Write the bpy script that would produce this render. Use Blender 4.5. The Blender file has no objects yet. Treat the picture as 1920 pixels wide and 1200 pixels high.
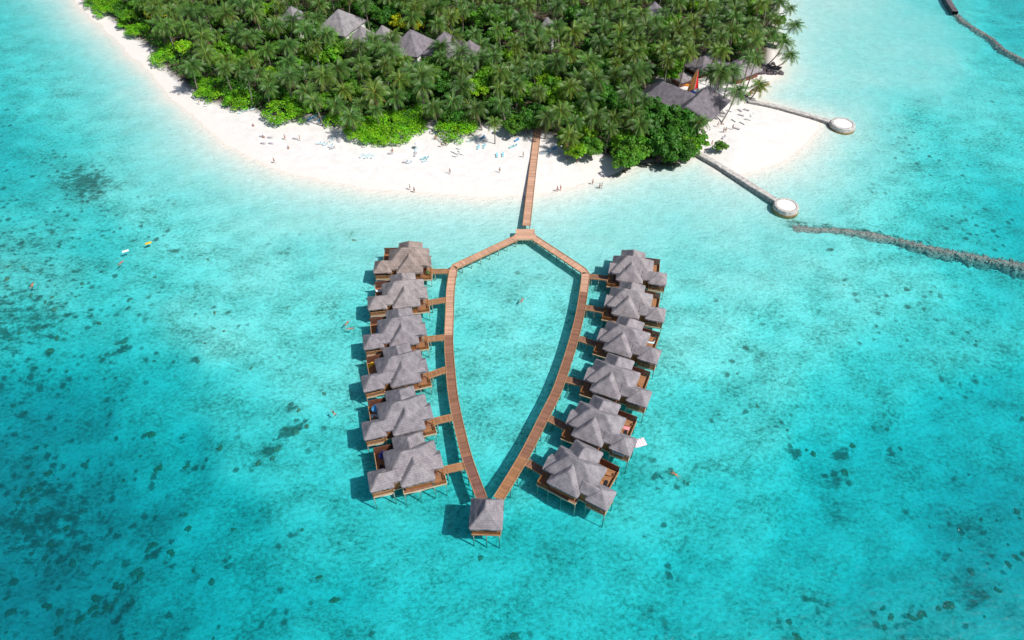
import bpy, bmesh, math, random
import numpy as np
from mathutils import Vector, Matrix, noise as mnoise

random.seed(7); RNG = np.random.default_rng(7)
R = math.radians
S = bpy.context.scene
COL = S.collection
H, F, PITCH = 110.0, 1300.0, R(46)
CP, SP = math.cos(PITCH), math.sin(PITCH)

# ------------------------------------------------------------------ projection helpers (survey of the photograph)
def G(px, py, z=0.0):
    u, v = (px-960)/F, (py-600)/F
    d = (u, CP-v*SP, -SP-v*CP)
    t = (z-H)/d[2]
    return Vector((d[0]*t, d[1]*t, z))
def proj(x, y, z=0.0):
    zc = y*CP - (z-H)*SP
    yc = -y*SP - (z-H)*CP
    return 960+F*x/zc, 600+F*yc/zc

# ------------------------------------------------------------------ materials
def new_mat(name):
    m = bpy.data.materials.new(name); m.use_nodes = True
    nt = m.node_tree
    for n in list(nt.nodes): nt.nodes.remove(n)
    out = nt.nodes.new('ShaderNodeOutputMaterial')
    return m, nt, out
def N(nt, typ, **kw):
    n = nt.nodes.new(typ)
    for k, v in kw.items():
        if k.startswith('i_'):
            n.inputs[k[2:].replace('_', ' ')].default_value = v
        else:
            setattr(n, k, v)
    return n
def L(nt, a, b): nt.links.new(a, b)
def ramp(nt, fac, stops):
    r = N(nt, 'ShaderNodeValToRGB')
    el = r.color_ramp.elements
    while len(el) < len(stops): el.new(0.5)
    for e, (p, c) in zip(el, stops):
        e.position = p; e.color = (*c, 1) if len(c) == 3 else c
    L(nt, fac, r.inputs[0]); return r
def mixc(nt, fac, a, b, mode='MIX'):
    m = N(nt, 'ShaderNodeMix', data_type='RGBA', blend_type=mode)
    for sock, v in ((m.inputs[0], fac), (m.inputs[6], a), (m.inputs[7], b)):
        if hasattr(v, 'links'): L(nt, v, sock)
        else: sock.default_value = v if isinstance(v, (int, float)) else ((*v, 1) if len(v) == 3 else v)
    return m.outputs[2]
def mth(nt, op, a, b=None, clamp=False):
    m = N(nt, 'ShaderNodeMath', operation=op, use_clamp=clamp)
    for i, v in enumerate((a, b)):
        if v is None: continue
        if hasattr(v, 'links'): L(nt, v, m.inputs[i])
        else: m.inputs[i].default_value = v
    return m.outputs[0]

def plain_mat(name, col, rough=0.6, var=0.25, scale=3.0, spec=0.3, bump=0.0):
    m, nt, out = new_mat(name)
    b = N(nt, 'ShaderNodeBsdfPrincipled'); b.inputs['Roughness'].default_value = rough
    b.inputs['Specular IOR Level'].default_value = spec
    tc = N(nt, 'ShaderNodeTexCoord')
    no = N(nt, 'ShaderNodeTexNoise'); no.inputs['Scale'].default_value = scale; no.inputs['Detail'].default_value = 5
    L(nt, tc.outputs['Object'], no.inputs['Vector'])
    d = tuple(c*(1-var) for c in col); l = tuple(min(1, c*(1+var)) for c in col)
    r = ramp(nt, no.outputs[0], [(0.3, d), (0.7, l)])
    L(nt, r.outputs[0], b.inputs['Base Color'])
    if bump:
        bp = N(nt, 'ShaderNodeBump'); bp.inputs['Strength'].default_value = bump
        L(nt, no.outputs[0], bp.inputs['Height']); L(nt, bp.outputs[0], b.inputs['Normal'])
    L(nt, b.outputs[0], out.inputs[0]); return m

def wood_mat(name, col, var=0.24, rough=0.65):
    """planks carry a value per plank in the colour attribute 'tone'"""
    m, nt, out = new_mat(name)
    b = N(nt, 'ShaderNodeBsdfPrincipled'); b.inputs['Roughness'].default_value = rough
    b.inputs['Specular IOR Level'].default_value = 0.25
    at = N(nt, 'ShaderNodeVertexColor', layer_name='tone')
    tc = N(nt, 'ShaderNodeTexCoord')
    no = N(nt, 'ShaderNodeTexNoise'); no.inputs['Scale'].default_value = 1.2; no.inputs['Detail'].default_value = 6
    L(nt, tc.outputs['Object'], no.inputs['Vector'])
    sep = N(nt, 'ShaderNodeSeparateColor'); L(nt, at.outputs[0], sep.inputs[0])
    f = mth(nt, 'ADD', mth(nt, 'MULTIPLY', sep.outputs[0], 0.6), mth(nt, 'MULTIPLY', no.outputs[0], 0.5))
    r = ramp(nt, f, [(0.2, tuple(c*(1-var) for c in col)), (0.85, tuple(min(1, c*(1+var)) for c in col))])
    L(nt, r.outputs[0], b.inputs['Base Color']); L(nt, b.outputs[0], out.inputs[0]); return m

def thatch_mat():
    m, nt, out = new_mat('thatch')
    b = N(nt, 'ShaderNodeBsdfPrincipled'); b.inputs['Roughness'].default_value = 0.9
    b.inputs['Specular IOR Level'].default_value = 0.12
    uv = N(nt, 'ShaderNodeUVMap', uv_map='UVMap')
    mp = N(nt, 'ShaderNodeMapping'); mp.inputs['Scale'].default_value = (6.0, 1.3, 1)
    L(nt, uv.outputs[0], mp.inputs[0])
    oi = N(nt, 'ShaderNodeObjectInfo')
    n1 = N(nt, 'ShaderNodeTexNoise', noise_dimensions='4D'); n1.inputs['Scale'].default_value = 1.6; n1.inputs['Detail'].default_value = 6; n1.inputs['Roughness'].default_value = 0.7
    L(nt, mp.outputs[0], n1.inputs['Vector']); L(nt, mth(nt, 'MULTIPLY', oi.outputs['Random'], 40.0), n1.inputs['W'])
    n2 = N(nt, 'ShaderNodeTexNoise', noise_dimensions='4D'); n2.inputs['Scale'].default_value = 0.8; n2.inputs['Detail'].default_value = 4
    tc = N(nt, 'ShaderNodeTexCoord')
    L(nt, tc.outputs['Object'], n2.inputs['Vector']); L(nt, mth(nt, 'MULTIPLY', oi.outputs['Random'], 90.0), n2.inputs['W'])
    wv = N(nt, 'ShaderNodeTexWave', bands_direction='Y'); wv.inputs['Scale'].default_value = 0.75; wv.inputs['Distortion'].default_value = 1.5; wv.inputs['Detail'].default_value = 3
    L(nt, uv.outputs[0], wv.inputs['Vector'])
    f = mth(nt, 'ADD', mth(nt, 'MULTIPLY', n1.outputs[0], 0.62), mth(nt, 'MULTIPLY', n2.outputs[0], 0.52))
    f = mth(nt, 'ADD', f, mth(nt, 'MULTIPLY', wv.outputs[0], 0.07))
    r = ramp(nt, f, [(0.36, (0.098, 0.095, 0.102)), (0.58, (0.240, 0.226, 0.236)), (0.85, (0.43, 0.405, 0.408))])
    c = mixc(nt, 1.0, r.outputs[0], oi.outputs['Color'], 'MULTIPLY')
    L(nt, c, b.inputs['Base Color'])
    bp = N(nt, 'ShaderNodeBump'); bp.inputs['Strength'].default_value = 0.3; bp.inputs['Distance'].default_value = 0.04
    L(nt, n1.outputs[0], bp.inputs['Height']); L(nt, bp.outputs[0], b.inputs['Normal'])
    L(nt, b.outputs[0], out.inputs[0]); return m

def leaf_mat(name, trans=0.25, rough=0.5):
    """colour = vertex colour 'tone' (leaf age and kind) x object colour (plant kind)"""
    m, nt, out = new_mat(name)
    at = N(nt, 'ShaderNodeVertexColor', layer_name='tone')
    oi = N(nt, 'ShaderNodeObjectInfo')
    c = mixc(nt, 1.0, at.outputs[0], oi.outputs['Color'], 'MULTIPLY')
    b = N(nt, 'ShaderNodeBsdfPrincipled'); b.inputs['Roughness'].default_value = rough; b.inputs['Specular IOR Level'].default_value = 0.3
    t = N(nt, 'ShaderNodeBsdfTranslucent')
    L(nt, c, b.inputs['Base Color'])
    c2 = mixc(nt, 1.0, c, (1.5, 1.35, 0.55), 'MULTIPLY'); L(nt, c2, t.inputs[0])
    mx = N(nt, 'ShaderNodeMixShader'); mx.inputs[0].default_value = trans
    L(nt, b.outputs[0], mx.inputs[1]); L(nt, t.outputs[0], mx.inputs[2]); L(nt, mx.outputs[0], out.inputs[0]); return m

M = {}
M['thatch'] = thatch_mat()
M['palm'] = leaf_mat('palm_leaf', 0.15, 0.42)
M['leaf'] = leaf_mat('broad_leaf', 0.25, 0.5)
M['trunk'] = plain_mat('palm_bark', (0.23, 0.20, 0.17), 0.9, 0.35, 4)
M['bark'] = plain_mat('bark', (0.12, 0.09, 0.065), 0.9, 0.35, 3)
M['deck'] = wood_mat('deck_boards', (0.255, 0.125, 0.078))
M['deck_pale'] = wood_mat('weathered_deck_boards', (0.55, 0.325, 0.22))
M['deck_dark'] = wood_mat('dark_deck_boards', (0.20, 0.095, 0.072))
M['deck_orange'] = wood_mat('orange_deck_boards', (0.34, 0.165, 0.078))
M['kerb'] = plain_mat('pale_timber', (0.40, 0.22, 0.11), 0.7, 0.25, 2)
M['cream'] = plain_mat('cream_timber', (0.52, 0.42, 0.28), 0.7, 0.15, 2)
M['wallwood'] = plain_mat('stained_wall_boards', (0.30, 0.125, 0.042), 0.7, 0.3, 1.5)
M['screen'] = plain_mat('dark_screen_boards', (0.15, 0.055, 0.032), 0.7, 0.35, 1.5)
M['post'] = plain_mat('wet_timber_post', (0.40, 0.37, 0.31), 0.8, 0.3, 3)
M['glass'] = plain_mat('dark_window_glass', (0.02, 0.025, 0.03), 0.08, 0.1, 1, 0.6)
M['pipe'] = plain_mat('white_pipe', (0.62, 0.60, 0.55), 0.5, 0.1)
M['white'] = plain_mat('white_render', (0.80, 0.79, 0.76), 0.8, 0.05)
M['stone'] = plain_mat('coral_stone', (0.30, 0.29, 0.285), 0.9, 0.5, 1.6, 0.2, 0.6)
M['stone_pale'] = plain_mat('pale_coral_stone', (0.50, 0.47, 0.44), 0.9, 0.3, 1.3, 0.2, 0.5)
M['stone_wet'] = plain_mat('algae_stained_stone', (0.30, 0.20, 0.09), 0.7, 0.4, 1.5, 0.3, 0.4)
M['stone_dark'] = plain_mat('dark_wet_stone', (0.13, 0.11, 0.12), 0.9, 0.5, 1.6, 0.2, 0.5)
M['sandtop'] = plain_mat('white_sand_fill', (0.78, 0.76, 0.73), 0.95, 0.06, 2)
M['rubble'] = plain_mat('coral_rubble', (0.50, 0.27, 0.245), 0.9, 0.6, 2.2, 0.2, 0.7)
M['rubble_pale'] = plain_mat('pale_coral_rubble', (0.46, 0.37, 0.34), 0.9, 0.25, 1.2, 0.2, 0.6)
M['coral'] = plain_mat('coral_brown', (0.36, 0.27, 0.20), 0.9, 0.5, 2.5, 0.2, 0.5)
M['coral_red'] = plain_mat('coral_reddish', (0.48, 0.24, 0.15), 0.9, 0.45, 2.5, 0.2, 0.5)
M['skin'] = plain_mat('skin', (0.42, 0.22, 0.14), 0.6, 0.1, 6)
M['hair'] = plain_mat('dark_hair', (0.03, 0.02, 0.015), 0.7, 0.2, 20)
for nm, c in dict(red=(0.55, 0.03, 0.03), blue=(0.03, 0.10, 0.42), dark=(0.02, 0.02, 0.03), yellow=(0.75, 0.48, 0.03), pink=(0.75, 0.30, 0.34), palepink=(.80,.58,.66),
                  aqua=(0.30, 0.62, 0.70), paleblue=(0.58, 0.76, 0.82), sky=(0.08, 0.36, 0.68), navy=(0.012, 0.02, 0.16), fwhite=(0.82, 0.82, 0.80), green=(0.03, 0.22, 0.06),
                  orange=(0.8, 0.27, 0.02), grey=(0.55, 0.52, 0.55), sail_red=(0.75, 0.02, 0.015), sail_rust=(0.20, 0.085, 0.02), hull=(0.02, 0.16, 0.50)).items():
    M[nm] = plain_mat('cloth_'+nm if nm not in ('hull',) else 'hull_paint', c, 0.6, 0.08, 4)

# ------------------------------------------------------------------ mesh builder
class MB:
    def __init__(s, sx=1): s.v = []; s.f = []; s.t = []; s.sx = sx
    def add(s, vs, fs, tone=None):
        o = len(s.v); s.v += [(s.sx*x, y, z) for x, y, z in vs]
        t = random.random() if tone is None else tone
        s.f += [[o+i for i in f] for f in fs]; s.t += [t]*len(fs); return s
    def box(s, x0, x1, y0, y1, z0, z1, tone=None):
        return s.add([(x0,y0,z0),(x1,y0,z0),(x1,y1,z0),(x0,y1,z0),(x0,y0,z1),(x1,y0,z1),(x1,y1,z1),(x0,y1,z1)],
                     [(3,2,1,0),(4,5,6,7),(0,1,5,4),(1,2,6,5),(2,3,7,6),(3,0,4,7)], tone)
    def beam(s, a, b, w, h, tone=None):
        a, b = Vector(a), Vector(b); d = (b-a).normalized()
        up = Vector((0,0,1)) if abs(d.z) < 0.95 else Vector((0,1,0))
        x = d.cross(up).normalized()*w/2; y = x.cross(d).normalized()*h/2
        vs = [a-x-y, a+x-y, a+x+y, a-x+y, b-x-y, b+x-y, b+x+y, b-x+y]
        return s.add([tuple(p) for p in vs], [(3,2,1,0),(4,5,6,7),(0,1,5,4),(1,2,6,5),(2,3,7,6),(3,0,4,7)], tone)
    def tube(s, pts, rads, n=7, tone=None, cap=True):
        pts = [Vector(p) for p in pts]; vs = []; fs = []
        for i, p in enumerate(pts):
            d = (pts[min(i+1, len(pts)-1)]-pts[max(i-1, 0)]).normalized()
            u = d.cross(Vector((0.3, 1, 0.1))).normalized(); w = d.cross(u)
            for k in range(n):
                a = 2*math.pi*k/n; vs.append(tuple(p+(u*math.cos(a)+w*math.sin(a))*rads[i]))
        for i in range(len(pts)-1):
            for k in range(n): fs.append((i*n+k, i*n+(k+1) % n, (i+1)*n+(k+1) % n, (i+1)*n+k))
        if cap: fs.append(tuple(range(n))[::-1]); fs.append(tuple((len(pts)-1)*n+k for k in range(n)))
        return s.add(vs, fs, tone)
    def mesh(s, name, mat, smooth=False, recalc=True):
        me = bpy.data.meshes.new(name); me.from_pydata(s.v, [], s.f)
        ca = me.color_attributes.new('tone', 'FLOAT_COLOR', 'CORNER')
        tot = np.array([len(f) for f in s.f]); t = np.repeat(np.array(s.t), tot)
        ca.data.foreach_set('color', np.stack([t, t, t, np.ones_like(t)], 1).ravel().astype(np.float32))
        if recalc:
            bm = bmesh.new(); bm.from_mesh(me); bmesh.ops.recalc_face_normals(bm, faces=bm.faces); bm.to_mesh(me); bm.free()
        if mat is not None: me.materials.append(mat)
        if smooth: me.polygons.foreach_set('use_smooth', [True]*len(me.polygons))
        me.update(); return me
    def build(s, name, mat, parent=None, loc=(0,0,0), **kw):
        return link(name, s.mesh(name, mat, **kw), parent, loc)
def link(name, data, parent=None, loc=(0,0,0)):
    o = bpy.data.objects.new(name, data); COL.objects.link(o); o.location = loc
    if parent: o.parent = parent
    return o
def tag(o, label=None, cat=None, group=None, kind=None):
    for k, v in (('label', label), ('category', cat), ('group', group), ('kind', kind)):
        if v: o[k] = v
    return o
def empty(name, loc=(0,0,0), rz=0, label=None, cat=None, group=None):
    o = bpy.data.objects.new(name, None); COL.objects.link(o); o.location = loc; o.rotation_euler = (0,0,rz)
    o.empty_display_size = 0.5
    return tag(o, label, cat, group)
def copy_tree(o, parent=None):
    c = o.copy(); COL.objects.link(c)
    if parent: c.parent = parent
    for ch in list(o.children): copy_tree(ch, c)
    return c
def quad_mesh(name, V, tone, mat, nv=4):
    """V (n,nv,3) separate faces, tone (n,3) colour per face"""
    n = len(V); me = bpy.data.meshes.new(name)
    me.vertices.add(n*nv); me.vertices.foreach_set('co', np.ascontiguousarray(V, dtype=np.float32).ravel())
    me.loops.add(n*nv); me.loops.foreach_set('vertex_index', np.arange(n*nv, dtype=np.int32))
    me.polygons.add(n); me.polygons.foreach_set('loop_start', np.arange(n, dtype=np.int32)*nv)
    me.polygons.foreach_set('loop_total', np.full(n, nv, dtype=np.int32))
    me.update(calc_edges=True)
    ca = me.color_attributes.new('tone', 'FLOAT_COLOR', 'POINT')
    c = np.repeat(np.concatenate([tone, np.ones((n,1))], 1), nv, 0).astype(np.float32)
    ca.data.foreach_set('color', c.ravel()); me.materials.append(mat); return me

# ------------------------------------------------------------------ value noise in numpy
def vnoise(x, y, seed=0):
    xi, yi = np.floor(x).astype(np.int64), np.floor(y).astype(np.int64); fx, fy = x-xi, y-yi
    fx = fx*fx*(3-2*fx); fy = fy*fy*(3-2*fy)
    def h(a, b):
        n = (a*374761393 + b*668265263 + seed*974711) & 0x7fffffff
        n = ((n ^ (n >> 13))*1274126177) & 0x7fffffff
        return ((n ^ (n >> 16)) & 0xffff)/65535.0
    return (h(xi,yi)*(1-fx)+h(xi+1,yi)*fx)*(1-fy)+(h(xi,yi+1)*(1-fx)+h(xi+1,yi+1)*fx)*fy
def fbm(x, y, seed=0, oct=4):
    r = 0; a = 0.5
    for i in range(oct): r = r+a*vnoise(x*2**i, y*2**i, seed+i*17); a *= 0.5
    return r
def poly_sdf(X, Y, P):
    """positive inside"""
    P = np.asarray(P); best = np.full(X.shape, 1e18); ins = np.zeros(X.shape, bool)
    for i in range(len(P)):
        ax, ay = P[i]; bx, by = P[(i+1) % len(P)]
        ex, ey = bx-ax, by-ay; t = np.clip(((X-ax)*ex+(Y-ay)*ey)/(ex*ex+ey*ey+1e-9), 0, 1)
        best = np.minimum(best, (X-ax-t*ex)**2+(Y-ay-t*ey)**2)
        c = (ay > Y) != (by > Y)
        ins ^= c & (X < (bx-ax)*(Y-ay)/(by-ay+1e-12)+ax)
    return np.where(ins, 1, -1)*np.sqrt(best)
def spline(pts, step=1.0):
    pts = [Vector(p) for p in pts]; out = []
    P = [pts[0]*2-pts[1]]+pts+[pts[-1]*2-pts[-2]]
    for i in range(1, len(P)-2):
        a, b, c, d = P[i-1:i+3]; n = max(2, int((c-b).length/step))
        for k in range(n):
            t = k/n; out.append(0.5*((2*b)+(c-a)*t+(2*a-5*b+4*c-d)*t*t+(3*b-a-3*c+d)*t**3))
    out.append(pts[-1]); return out

# ------------------------------------------------------------------ ground: island and seabed, one sheet
COAST_PX = [(110,-20),(140,0),(172,35),(226,82),(266,118),(296,150),(328,187),(362,216),(398,246),(430,272),(470,296),(520,317),(600,338),(700,352),(800,360),(900,367),(985,367),
            (1050,354),(1100,341),(1150,326),(1190,309),(1240,303),(1290,297),(1312,291),(1345,318),(1385,327),(1420,320),(1455,306),(1490,286),(1515,262),(1533,240),(1540,229),
            (1500,213),(1450,199),(1412,188),(1425,172),(1437,152),(1455,143),(1460,122),(1449,92),(1447,60),(1453,30),(1459,0),(1480,-60),(1420,-150),(1200,-200),(900,-215),(500,-200),(200,-120)]
COAST = [tuple(G(*p)[:2]) for p in COAST_PX]
FOREST_PX = [(168,-5),(205,30),(240,62),(285,92),(312,130),(345,160),(385,186),(430,205),(480,212),(540,232),(580,222),(625,236),(690,268),(790,250),(812,232),(835,258),(885,258),(905,238),(960,246),
             (1003,247),(1045,262),(1085,290),(1120,290),(1160,303),(1210,302),(1275,300),(1305,262),(1322,225),(1200,190),(1235,150),(1275,150),(1330,105),(1385,135),(1440,115),(1446,60),(1452,20),(1458,0),(1465,-50),(1400,-135),(1200,-180),(900,-195),(500,-180),(220,-105)]
FOREST = [tuple(G(*p)[:2]) for p in FOREST_PX]
DEPTH = [(20,430,1.3),(70,530,1.3),(20,640,1.7),(120,590,1.7),(0,20,2.0),(0,110,2.4),(60,130,1.7),(100,40,1.3),(100,200,1.7),(150,340,1.6),(60,300,2.8),(0,270,3.4),(30,390,2.6),(250,350,1.3),(330,420,1.5),(170,440,2.5),(0,480,1.5),(30,560,1.4),(90,640,4.4),(200,600,3.0),(270,540,1.8),
 (400,600,1.5),(450,450,1.3),(560,480,1.4),(640,420,1.1),(560,700,1.7),(420,740,2.6),(250,730,4.0),(100,760,5.5),(0,720,6),(300,840,5.0),(180,950,6),(400,960,4.4),(90,1050,6.5),(40,900,6.5),(300,1080,5.2),(450,1150,4.4),(600,1120,3.8),
 (620,1000,3.0),(600,900,2.3),(520,840,2.4),(760,1000,2.8),(900,1080,3.0),(760,1130,3.4),(1000,1150,3.4),(1100,1050,3.0),(1200,920,2.5),(1300,800,2.1),(1290,600,1.4),(1330,470,1.2),(1450,470,1.2),(1600,520,1.35),(1500,620,1.8),
 (1700,540,1.6),(1850,560,2.7),(1900,530,2.8),(1750,640,2.5),(1650,700,2.9),(1850,750,4.3),(1700,850,4.3),(1850,950,5.2),(1600,950,3.9),(1500,1050,3.8),(1700,1100,4.5),(1900,1100,5.2),(1400,950,2.9),(1300,1100,3.5),(960,600,1.5),
 (960,800,1.9),(930,520,1.35),(820,640,1.9),(680,640,1.7),(680,860,2.3),(800,930,2.6),(1150,640,1.7),(1000,420,0.95),(850,410,0.9),(1150,400,0.9),(1300,380,0.8),(1400,400,0.9),(1400,350,0.6),(1500,340,0.8),(1560,280,0.8),(1620,330,1.5),(1640,250,1.2),(1710,250,2.3),(1800,330,2.6),(1900,400,3.6),(1750,400,2.6),
 (1620,400,1.5),(1550,120,0.62),(1650,100,0.6),(1750,160,0.75),(1850,200,1.25),(1900,250,1.7),(1910,20,2.9),(1890,110,1.7),(1820,20,1.0),(1500,20,0.4),(1600,200,0.7),(1490,150,0.4),(1760,60,0.7)]
rgc = random.Random(12)
CORP = [(665,451,.9),(1263,890,1.3),(1285,903,.7),(1477,806,1.0),(1497,847,1.2),(1510,845,1.2),(1527,853,1.2),(1596,836,1.1),(1588,885,1.3),(1662,806,1.3),(1690,842,1.1),(1905,960,1.4),(1912,970,1.1),(1854,1056,1.3),(1892,1060,1.2),(1905,1045,1.3),(1917,1040,1.2),
 (1852,1120,1.1),(1780,1135,1.7),(1760,1140,1.3),(1708,1158,1.6),(1725,1155,1.2),(1735,1150,1.3),(1669,1160,1.4),(1655,1142,1.1),(1480,1165,1.2),(1497,1195,1.2),(1290,904,.7),(966,1193,1.3),(902,1045,1.0),(1820,1072,1.2),(1870,1105,1.1),(1660,1178,1.0),
 (286,815,1.3),(410,844,1.3),(165,866,1.3),(160,872,1.2),(88,890,1.3),(63,890,1.3),(55,920,1.2),(43,925,1.3),(67,937,1.3),(297,875,1.1),(300,874,1.2),(348,876,1.2),(555,810,1.3),(520,842,1.3),(511,860,1.0),(485,866,.9),(347,964,1.4),(340,965,1.2),(357,993,1.1),(290,1020,1.1),(279,1029,1.1),
 (322,1040,1.2),(220,1094,1.4),(230,1104,1.3),(258,1070,1.5),(268,1078,1.3),(175,1120,1.4),(181,1140,1.3),(150,1160,1.2),(115,1150,1.3),(85,1048,1.5),(135,1058,1.5),(60,1040,1.4),(30,1090,1.5),(20,1150,1.5),(95,1135,1.4),(110,1180,1.5),(400,1090,.9),(430,1044,.9),(628,1128,.9),(600,1080,.8),(567,994,.9),
 (388,488,.9),(292,519,.8),(340,482,.5),(305,483,.5),(195,440,.7),(172,460,.8),(185,607,.9),(187,669,.9),(235,657,1.0),(95,656,1.3),(290,675,.8),(325,680,.8),(385,645,.7),(75,615,1.0),(100,580,1.0),(60,552,1.1),(15,500,1.1),(10,525,1.1),(45,505,1.0),(560,770,.9),(575,800,.8),(610,740,.7),(470,690,.7),(420,620,.6),(540,575,.6),(1420,760,.7),(1380,700,.6),(1560,480,.4),(1620,500,.4),(1583,533,.6),(1830,640,.9)]
while len(CORP) < 165:
    if rgc.random() < .86: x = abs(rgc.gauss(0, 190)); y = rgc.uniform(430, 1200)
    else: x = 1920-abs(rgc.gauss(0, 170)); y = rgc.uniform(850, 1200)
    if x < 1920 and not (600 < x < 1350): CORP.append((x, y, rgc.uniform(.4, 1.2)))
VEG = [(100,520,140,160,.42),(30,640,90,120,.5),(40,930,260,300,.52),(0,560,190,260,.55),(1700,270,140,70,.3),(1850,400,110,60,.3),(230,1150,240,150,.40),(1880,1050,240,200,.26),(1600,880,200,160,.10),(330,720,140,80,.14),(1780,650,200,100,.14),(150,330,80,48,0.74),(185,385,45,24,.7),(90,290,70,40,0.45),(10,560,120,140,0.6),(70,480,90,100,0.52),(60,680,80,70,0.35),(110,1080,130,90,0.5),(60,920,90,80,0.38),(150,880,70,50,.3),(1730,290,100,50,0.38),(1820,420,90,50,0.42),(1650,350,60,30,.25),
       (260,1150,90,60,0.45),(1560,1110,50,25,0.6),(1720,1140,80,40,0.4),(900,545,70,50,0.22),(1850,1050,80,60,.3),(400,800,120,60,.22),(1700,600,150,60,.2),(560,1120,80,80,.15),(200,230,110,40,.22),(640,330,1,1,0)]
def seg_axis(a, b, step, far):
    core = np.arange(a, b+step, step); out = []; d = step
    x = core[-1]
    while x < far: d *= 1.35; x += d; out.append(x)
    neg = []; d = step; x = core[0]
    while x > -far: d *= 1.35; x -= d; neg.append(x)
    return np.concatenate([np.array(neg[::-1]), core, np.array(out)])
gx = seg_axis(-225, 225, 0.9, 5000); gy = seg_axis(20, 330, 0.75, 5000)
X, Y = np.meshgrid(gx, gy)
wx = X + (fbm(X/9, Y/9, 3)-.47)*3.0; wy = Y + (fbm(X/9, Y/9, 9)-.47)*3.0
sdc = poly_sdf(wx, wy, COAST)
sdf_forest = poly_sdf(X, Y, FOREST)
zc = np.maximum(Y*CP+H*SP, 8.0)
PX = np.clip(960+F*X/zc, -150, 2070); PY = np.clip(600+F*(-Y*SP+H*CP)/zc, -150, 1330)
qx = PX+(fbm(X/14, Y/14, 21)-.47)*70; qy = PY+(fbm(X/14, Y/14, 33)-.47)*45
num = np.zeros_like(X); den = np.zeros_like(X)
for cx, cy, d in DEPTH:
    w = np.exp(-(((qx-cx)/84)**2+((qy-cy)/60)**2)/1.0)+1e-5/(1+((qx-cx)**2+(qy-cy)**2)/4e4)**2
    num += w*d; den += w
DT = num/den
DT = DT*(1+0.28*np.clip((PY-650)/250, 0, 1))*(1+.25*np.clip((330-PX)/300, 0, 1)*np.clip((PY-380)/150, 0, 1))
off = np.maximum(-sdc, 0)
depth = DT*(1-np.exp(-(off*.045+.0016*off*off)/np.maximum(DT, .3)))
depth *= 1+0.35*(fbm(X/7, Y/7, 51)-.47)
Z = np.where(sdc > 0, np.minimum(0.95, 0.06*sdc), -depth)
Z += np.where(sdc > 2, 0.15*(fbm(X/5, Y/5, 77)-.47)*np.clip(sdc/6, 0, 1), 0)
veg = np.zeros_like(X)
for cx, cy, rx, ry, a in VEG:
    veg = np.maximum(veg, a*np.exp(-(((qx-cx)/rx)**2+((qy-cy)/ry)**2)))
for cx, cy, sz in CORP:
    q = G(cx, cy, -3.0); j0, j1 = np.searchsorted(gy, (q.y-7, q.y+7)); i0, i1 = np.searchsorted(gx, (q.x-7, q.x+7))
    dx = wx[j0:j1,i0:i1]-q.x+1.0; dy = wy[j0:j1,i0:i1]-q.y; rr_ = 1.1+1.5*sz*rgc.uniform(.4,1.3); ca_ = .55
    u_, v_ = dx*.88+dy*.47, -dx*.47+dy*.88
    veg[j0:j1,i0:i1] = np.maximum(veg[j0:j1,i0:i1], rgc.uniform(.35,.8)*np.exp(-((u_/rr_)**2+(v_/(rr_*.65))**2)))
for path, wd in (([(1490,422),(1530,427),(1580,428),(1630,434),(1690,446),(1760,463),(1830,476),(1900,489),(1990,505)], 2.6),([(1790,18),(1806,36),(1832,52),(1862,70),(1884,90),(1925,112),(1960,130)], 2.2)):
    for q in spline([G(x, y, -.8) for x, y in path], 2.5):
        j0, j1 = np.searchsorted(gy, (q.y-6, q.y+6)); i0, i1 = np.searchsorted(gx, (q.x-6, q.x+6)); rr_ = wd*rgc.uniform(.6,1.3)
        veg[j0:j1,i0:i1] = np.maximum(veg[j0:j1,i0:i1], .62*np.exp(-((wx[j0:j1,i0:i1]-q.x)**2+(wy[j0:j1,i0:i1]-q.y)**2)/rr_**2))
mott = np.clip((off-9)/22, 0, 1)*np.clip((DT-0.75)/0.8, 0.05, 1)
mott = np.maximum(mott, np.clip(veg*1.6, 0, 1)*np.clip((off-6)/6, 0, 1))
def grid_mesh(name, X, Y, Z):
    ny, nx = X.shape; me = bpy.data.meshes.new(name)
    me.vertices.add(nx*ny); me.vertices.foreach_set('co', np.stack([X, Y, Z], -1).astype(np.float32).ravel())
    i = np.arange((ny-1)*(nx-1)); r = i//(nx-1); c = i % (nx-1); a = r*nx+c
    q = np.stack([a, a+1, a+nx+1, a+nx], 1).astype(np.int32)
    me.loops.add(q.size); me.loops.foreach_set('vertex_index', q.ravel())
    me.polygons.add(len(q)); me.polygons.foreach_set('loop_start', np.arange(len(q), dtype=np.int32)*4)
    me.polygons.foreach_set('loop_total', np.full(len(q), 4, dtype=np.int32)); me.update(calc_edges=True)
    me.polygons.foreach_set('use_smooth', [True]*len(q)); return me
gm = grid_mesh('ground', X, Y, Z)
ca = gm.color_attributes.new('cover', 'FLOAT_COLOR', 'POINT')
forest = np.clip(0.5+sdf_forest/3, 0, 1)
ca.data.foreach_set('color', np.stack([veg, mott, forest, np.ones_like(veg)], -1).astype(np.float32).ravel())

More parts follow.
